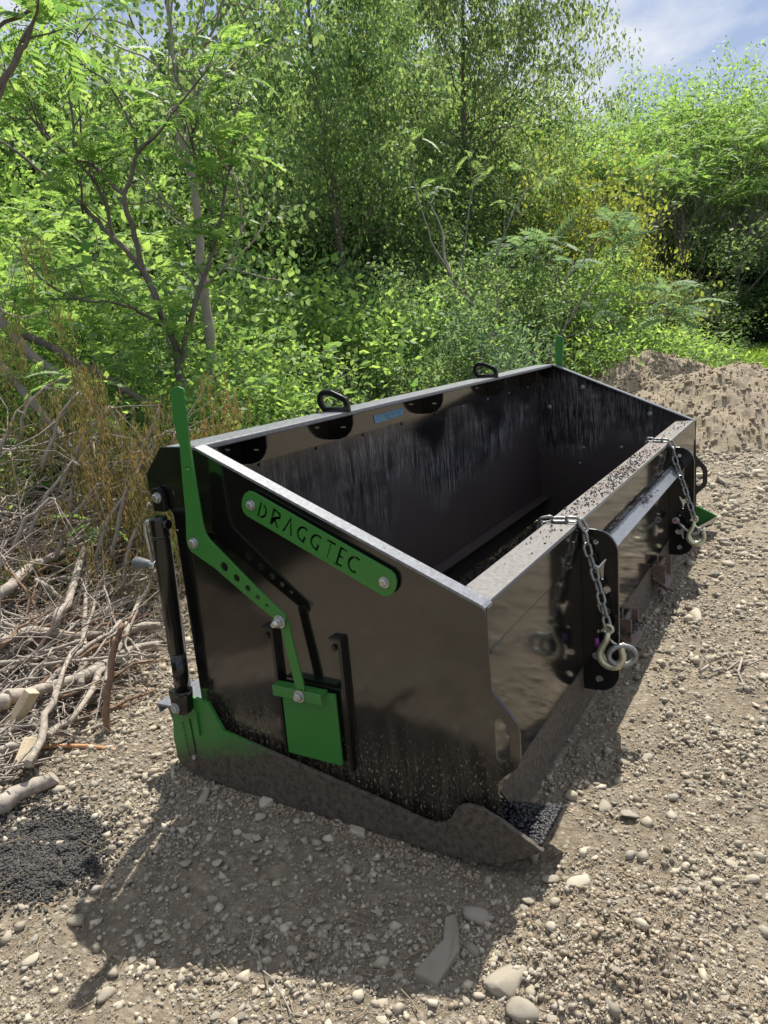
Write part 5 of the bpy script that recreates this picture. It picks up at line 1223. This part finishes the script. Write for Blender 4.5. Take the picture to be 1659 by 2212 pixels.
hang = [(108, 838, 3.1, 40, 960), (185, 850, 3.0, 90, 1010), (225, 1050, 2.9, 120, 1210), (325, 990, 2.9, 240, 1200), (372, 935, 3.0, 320, 1010), (14, 672, 3.1, -30, 760), (170, 1000, 2.9, 60, 1180), (250, 880, 3.0, 130, 1060), (50, 890, 3.0, -20, 1080), (150, 1250, 2.7, 60, 1330), (290, 1060, 2.9, 200, 1240), (12, 1210, 2.6, -30, 1330), (120, 1080, 2.8, 20, 1200), (215, 950, 2.95, 150, 1100), (335, 1090, 2.85, 260, 1290), (418, 925, 3.1, 370, 985)]
hw = ('highest hanging tip in the middle', 'just right of the highest one', 'in the middle of the pile', 'touching the box corner from the left', 'behind the box corner', 'alone at the upper left edge', 'below the tall dark stem', 'crowned by curled bare twigs', 'at the left edge', 'low in the middle above the level branch', 'left of the jack top', 'low at the left edge', 'left of the middle', 'beneath the curled bare twigs', 'directly left of the black jack', 'behind the near lever')
for i, (ex, ey, d, bx_, by_) in enumerate(hang):
    mxp = ((ex + bx_) / 2 - 14, (ey + by_) / 2 - 22, d - .02)
    o = branch_obj([at(bx_, by_, d - .03), at(*mxp), at(ex - 12, ey - 4, d), at(ex, ey + 4, d)], .009, .004, 'cut_branch', 'arching branch with hanging wilted leaves, ' + hw[i], 4, 'wilted_branch', 4, 50 + i)
    o['group'] = 'branches with hanging wilted leaves'
rb = random.Random(17)
for i in range(292):
    k = i % 5; t = rb.random()
    px = rb.uniform(-40, 300)
    py = rb.uniform(1090, 1440) if k else rb.uniform(960, 1150)
    if k == 1: px = rb.uniform(-40, 200); py = rb.uniform(1300, 1600)
    a = rb.choice((rb.uniform(-48, -5), rb.uniform(-48, -5), rb.uniform(-15, 18), rb.uniform(-90, 90))); ln = rb.uniform(110, 330) * (1 if i % 2 else .7); dx = ln * math.cos(R(a)) / 2; dy = ln * math.sin(R(a)) / 2
    lim = lambda v: min(v, 338)
    off = rb.uniform(-.05, .22); cv = rb.uniform(-16, 16)
    q_ = [(px - dx, py - dy), (px - dx * .35, py - dy * .35 + cv), (px + dx * .35, py + dy * .35 + cv), (px + dx, py + dy)]
    d0 = [pd(lim(u), min(v, 1640 - .6 * u), off) for u, v in q_]; dm = sum(d0) / 4
    pl = [at(lim(u), v, .5 * dd + .5 * dm) for (u, v), dd in zip(q_, d0)]
    for q in pl: q[2] = max(q[2], tz(q[0], q[1]) + .01)
    if min(q[1] for q in pl) < 0.26: continue
    r0 = rb.choice((.0025, .0035, .005, .0065, .008, .011)); branch_obj(pl, r0, r0 * .5, 'cut_branch' if rb.random() < .85 else 'cut_brown', None, rb.choice((1, 2, 3)), 'cut_branch', 0, 200 + i)
def twig_litter():
    m = MB(); rt_ = random.Random(9)
    for i in range(3600):
        px = rt_.uniform(-60, 330); py = rt_.uniform(1080, 1690)
        if py > 1395 + (335 - px) * 0.85: continue
        p = at(px, py, pd(px, py, rt_.uniform(-.12, .12))); g = tz(p[0], p[1])
        if p[1] < 0.28: continue
        if p[2] < g: p[2] = g + rt_.uniform(.0, .03)
        a = rt_.uniform(0, 3.14); L_ = rt_.uniform(.03, .20); dv = np.array([math.cos(a), math.sin(a), rt_.uniform(-.3, .3)]) * L_ / 2
        c_ = np.array([rt_.uniform(-.01, .01), rt_.uniform(-.01, .01), rt_.uniform(-.008, .01)])
        if (p - dv)[1] < .25 or (p + dv)[1] < .25: continue
        m.tube([p - dv, p + c_, p + dv], [rt_.uniform(.0009, .0030)] * 3, 4, cap=False)
    o = m.build('twig_litter', M['cut_branch']); tag(o, 'tangle of thin dry twigs filling the brush pile', 'twigs', kind='stuff')
    # dry earth and chips under the twigs
    xs = np.linspace(-.9, 2.4, 150); ys = np.linspace(0.35, 3.4, 150); X, Y = np.meshgrid(xs, ys, indexing='ij')
    Z = -0.07 + 0.62 * sst(0.0, 2.0, Y - edge(X)) + .09 * fbm(X, Y, 7, 4, 61, .6) - 1.5 * sst(2.3, 3.2, Y - edge(X)) - 1.2 * sst(1.5, 2.4, X) - .5 * sst(.6, .3, Y - 0.1 * X)
    I = np.arange(150 * 150).reshape(150, 150); F = np.stack([I[:-1, :-1], I[1:, :-1], I[1:, 1:], I[:-1, 1:]], -1).reshape(-1, 4)
    me = array_mesh('debris', np.stack([X, Y, Z], -1).reshape(-1, 3), F)
    tag(link('debris', me, M['humus']), 'dark rotting chips and soil under the brush pile', 'debris', kind='stuff')
twig_litter()
def straw():
    m = MB(); rt_ = random.Random(19)
    for i in range(520):
        px = rt_.uniform(-20, 1680); py = rt_.uniform(1450, 2230); p = ground_pt(px, py)
        if in_box(p[0], p[1], .03): continue
        a = rt_.uniform(0, 3.14); L_ = rt_.uniform(.008, .05) * (1 if rt_.random() < .9 else 2); dv = np.array([math.cos(a), math.sin(a), rt_.uniform(-.1, .1)]) * L_ / 2; p = p + np.array([0, 0, .006])
        m.tube([p - dv, p + np.array([rt_.uniform(-.004, .004), rt_.uniform(-.004, .004), .001]), p + dv], [rt_.uniform(.0004, .0011)] * 3, 4, cap=False)
    tag(m.build('straw', M['litter']), 'bits of dry straw and root strewn over the dirt', 'straw', kind='stuff')
straw()
# mound the brush sits on, sawn blocks, single sticks
def block(px, py, d, sz, rot, label):
    p = at(px, py, d); m = MB().box((-sz[0], -sz[1], -sz[2]), (sz[0], sz[1], sz[2])); o = m.build('sawn_block', M['fresh_wood'], loc=tuple(p)); o.rotation_euler = rot; bevel(o, .003, 2); tag(o, label, 'wood block')
block(45, 1535, 2.0, (.019, .012, .062), (.5, .45, .2), 'pale sawn wood block poking from the lower left of the brush pile')
block(62, 1625, 1.86, (.020, .018, .032), (.2, .9, .6), 'cracked grey wood chunk below the pale sawn block')
for pl, r0, lb in (([(1510, 1462), (1560, 1452), (1610, 1440)], .005, 'short bent stick on the gravel at right, nearest the hooks'), ([(1550, 1432), (1600, 1436), (1665, 1440)], .0035, 'long thin straight stick on the gravel at the right edge'),
                   ([(1600, 1430), (1598, 1470), (1640, 1500)], .004, 'forked thin stick crossing the straight one at the right edge'),
                   ([(540, 2020), (560, 2070), (610, 2160), (660, 2210)], .0016, 'single thin curved twig reaching from shade into sun at the bottom')):
    P = [ground_pt(*q) + np.array([0, 0, .012]) for q in pl]; branch_obj(P, r0, r0 * .6, 'cut_branch', lb, 0, 'stick', 0, 77)
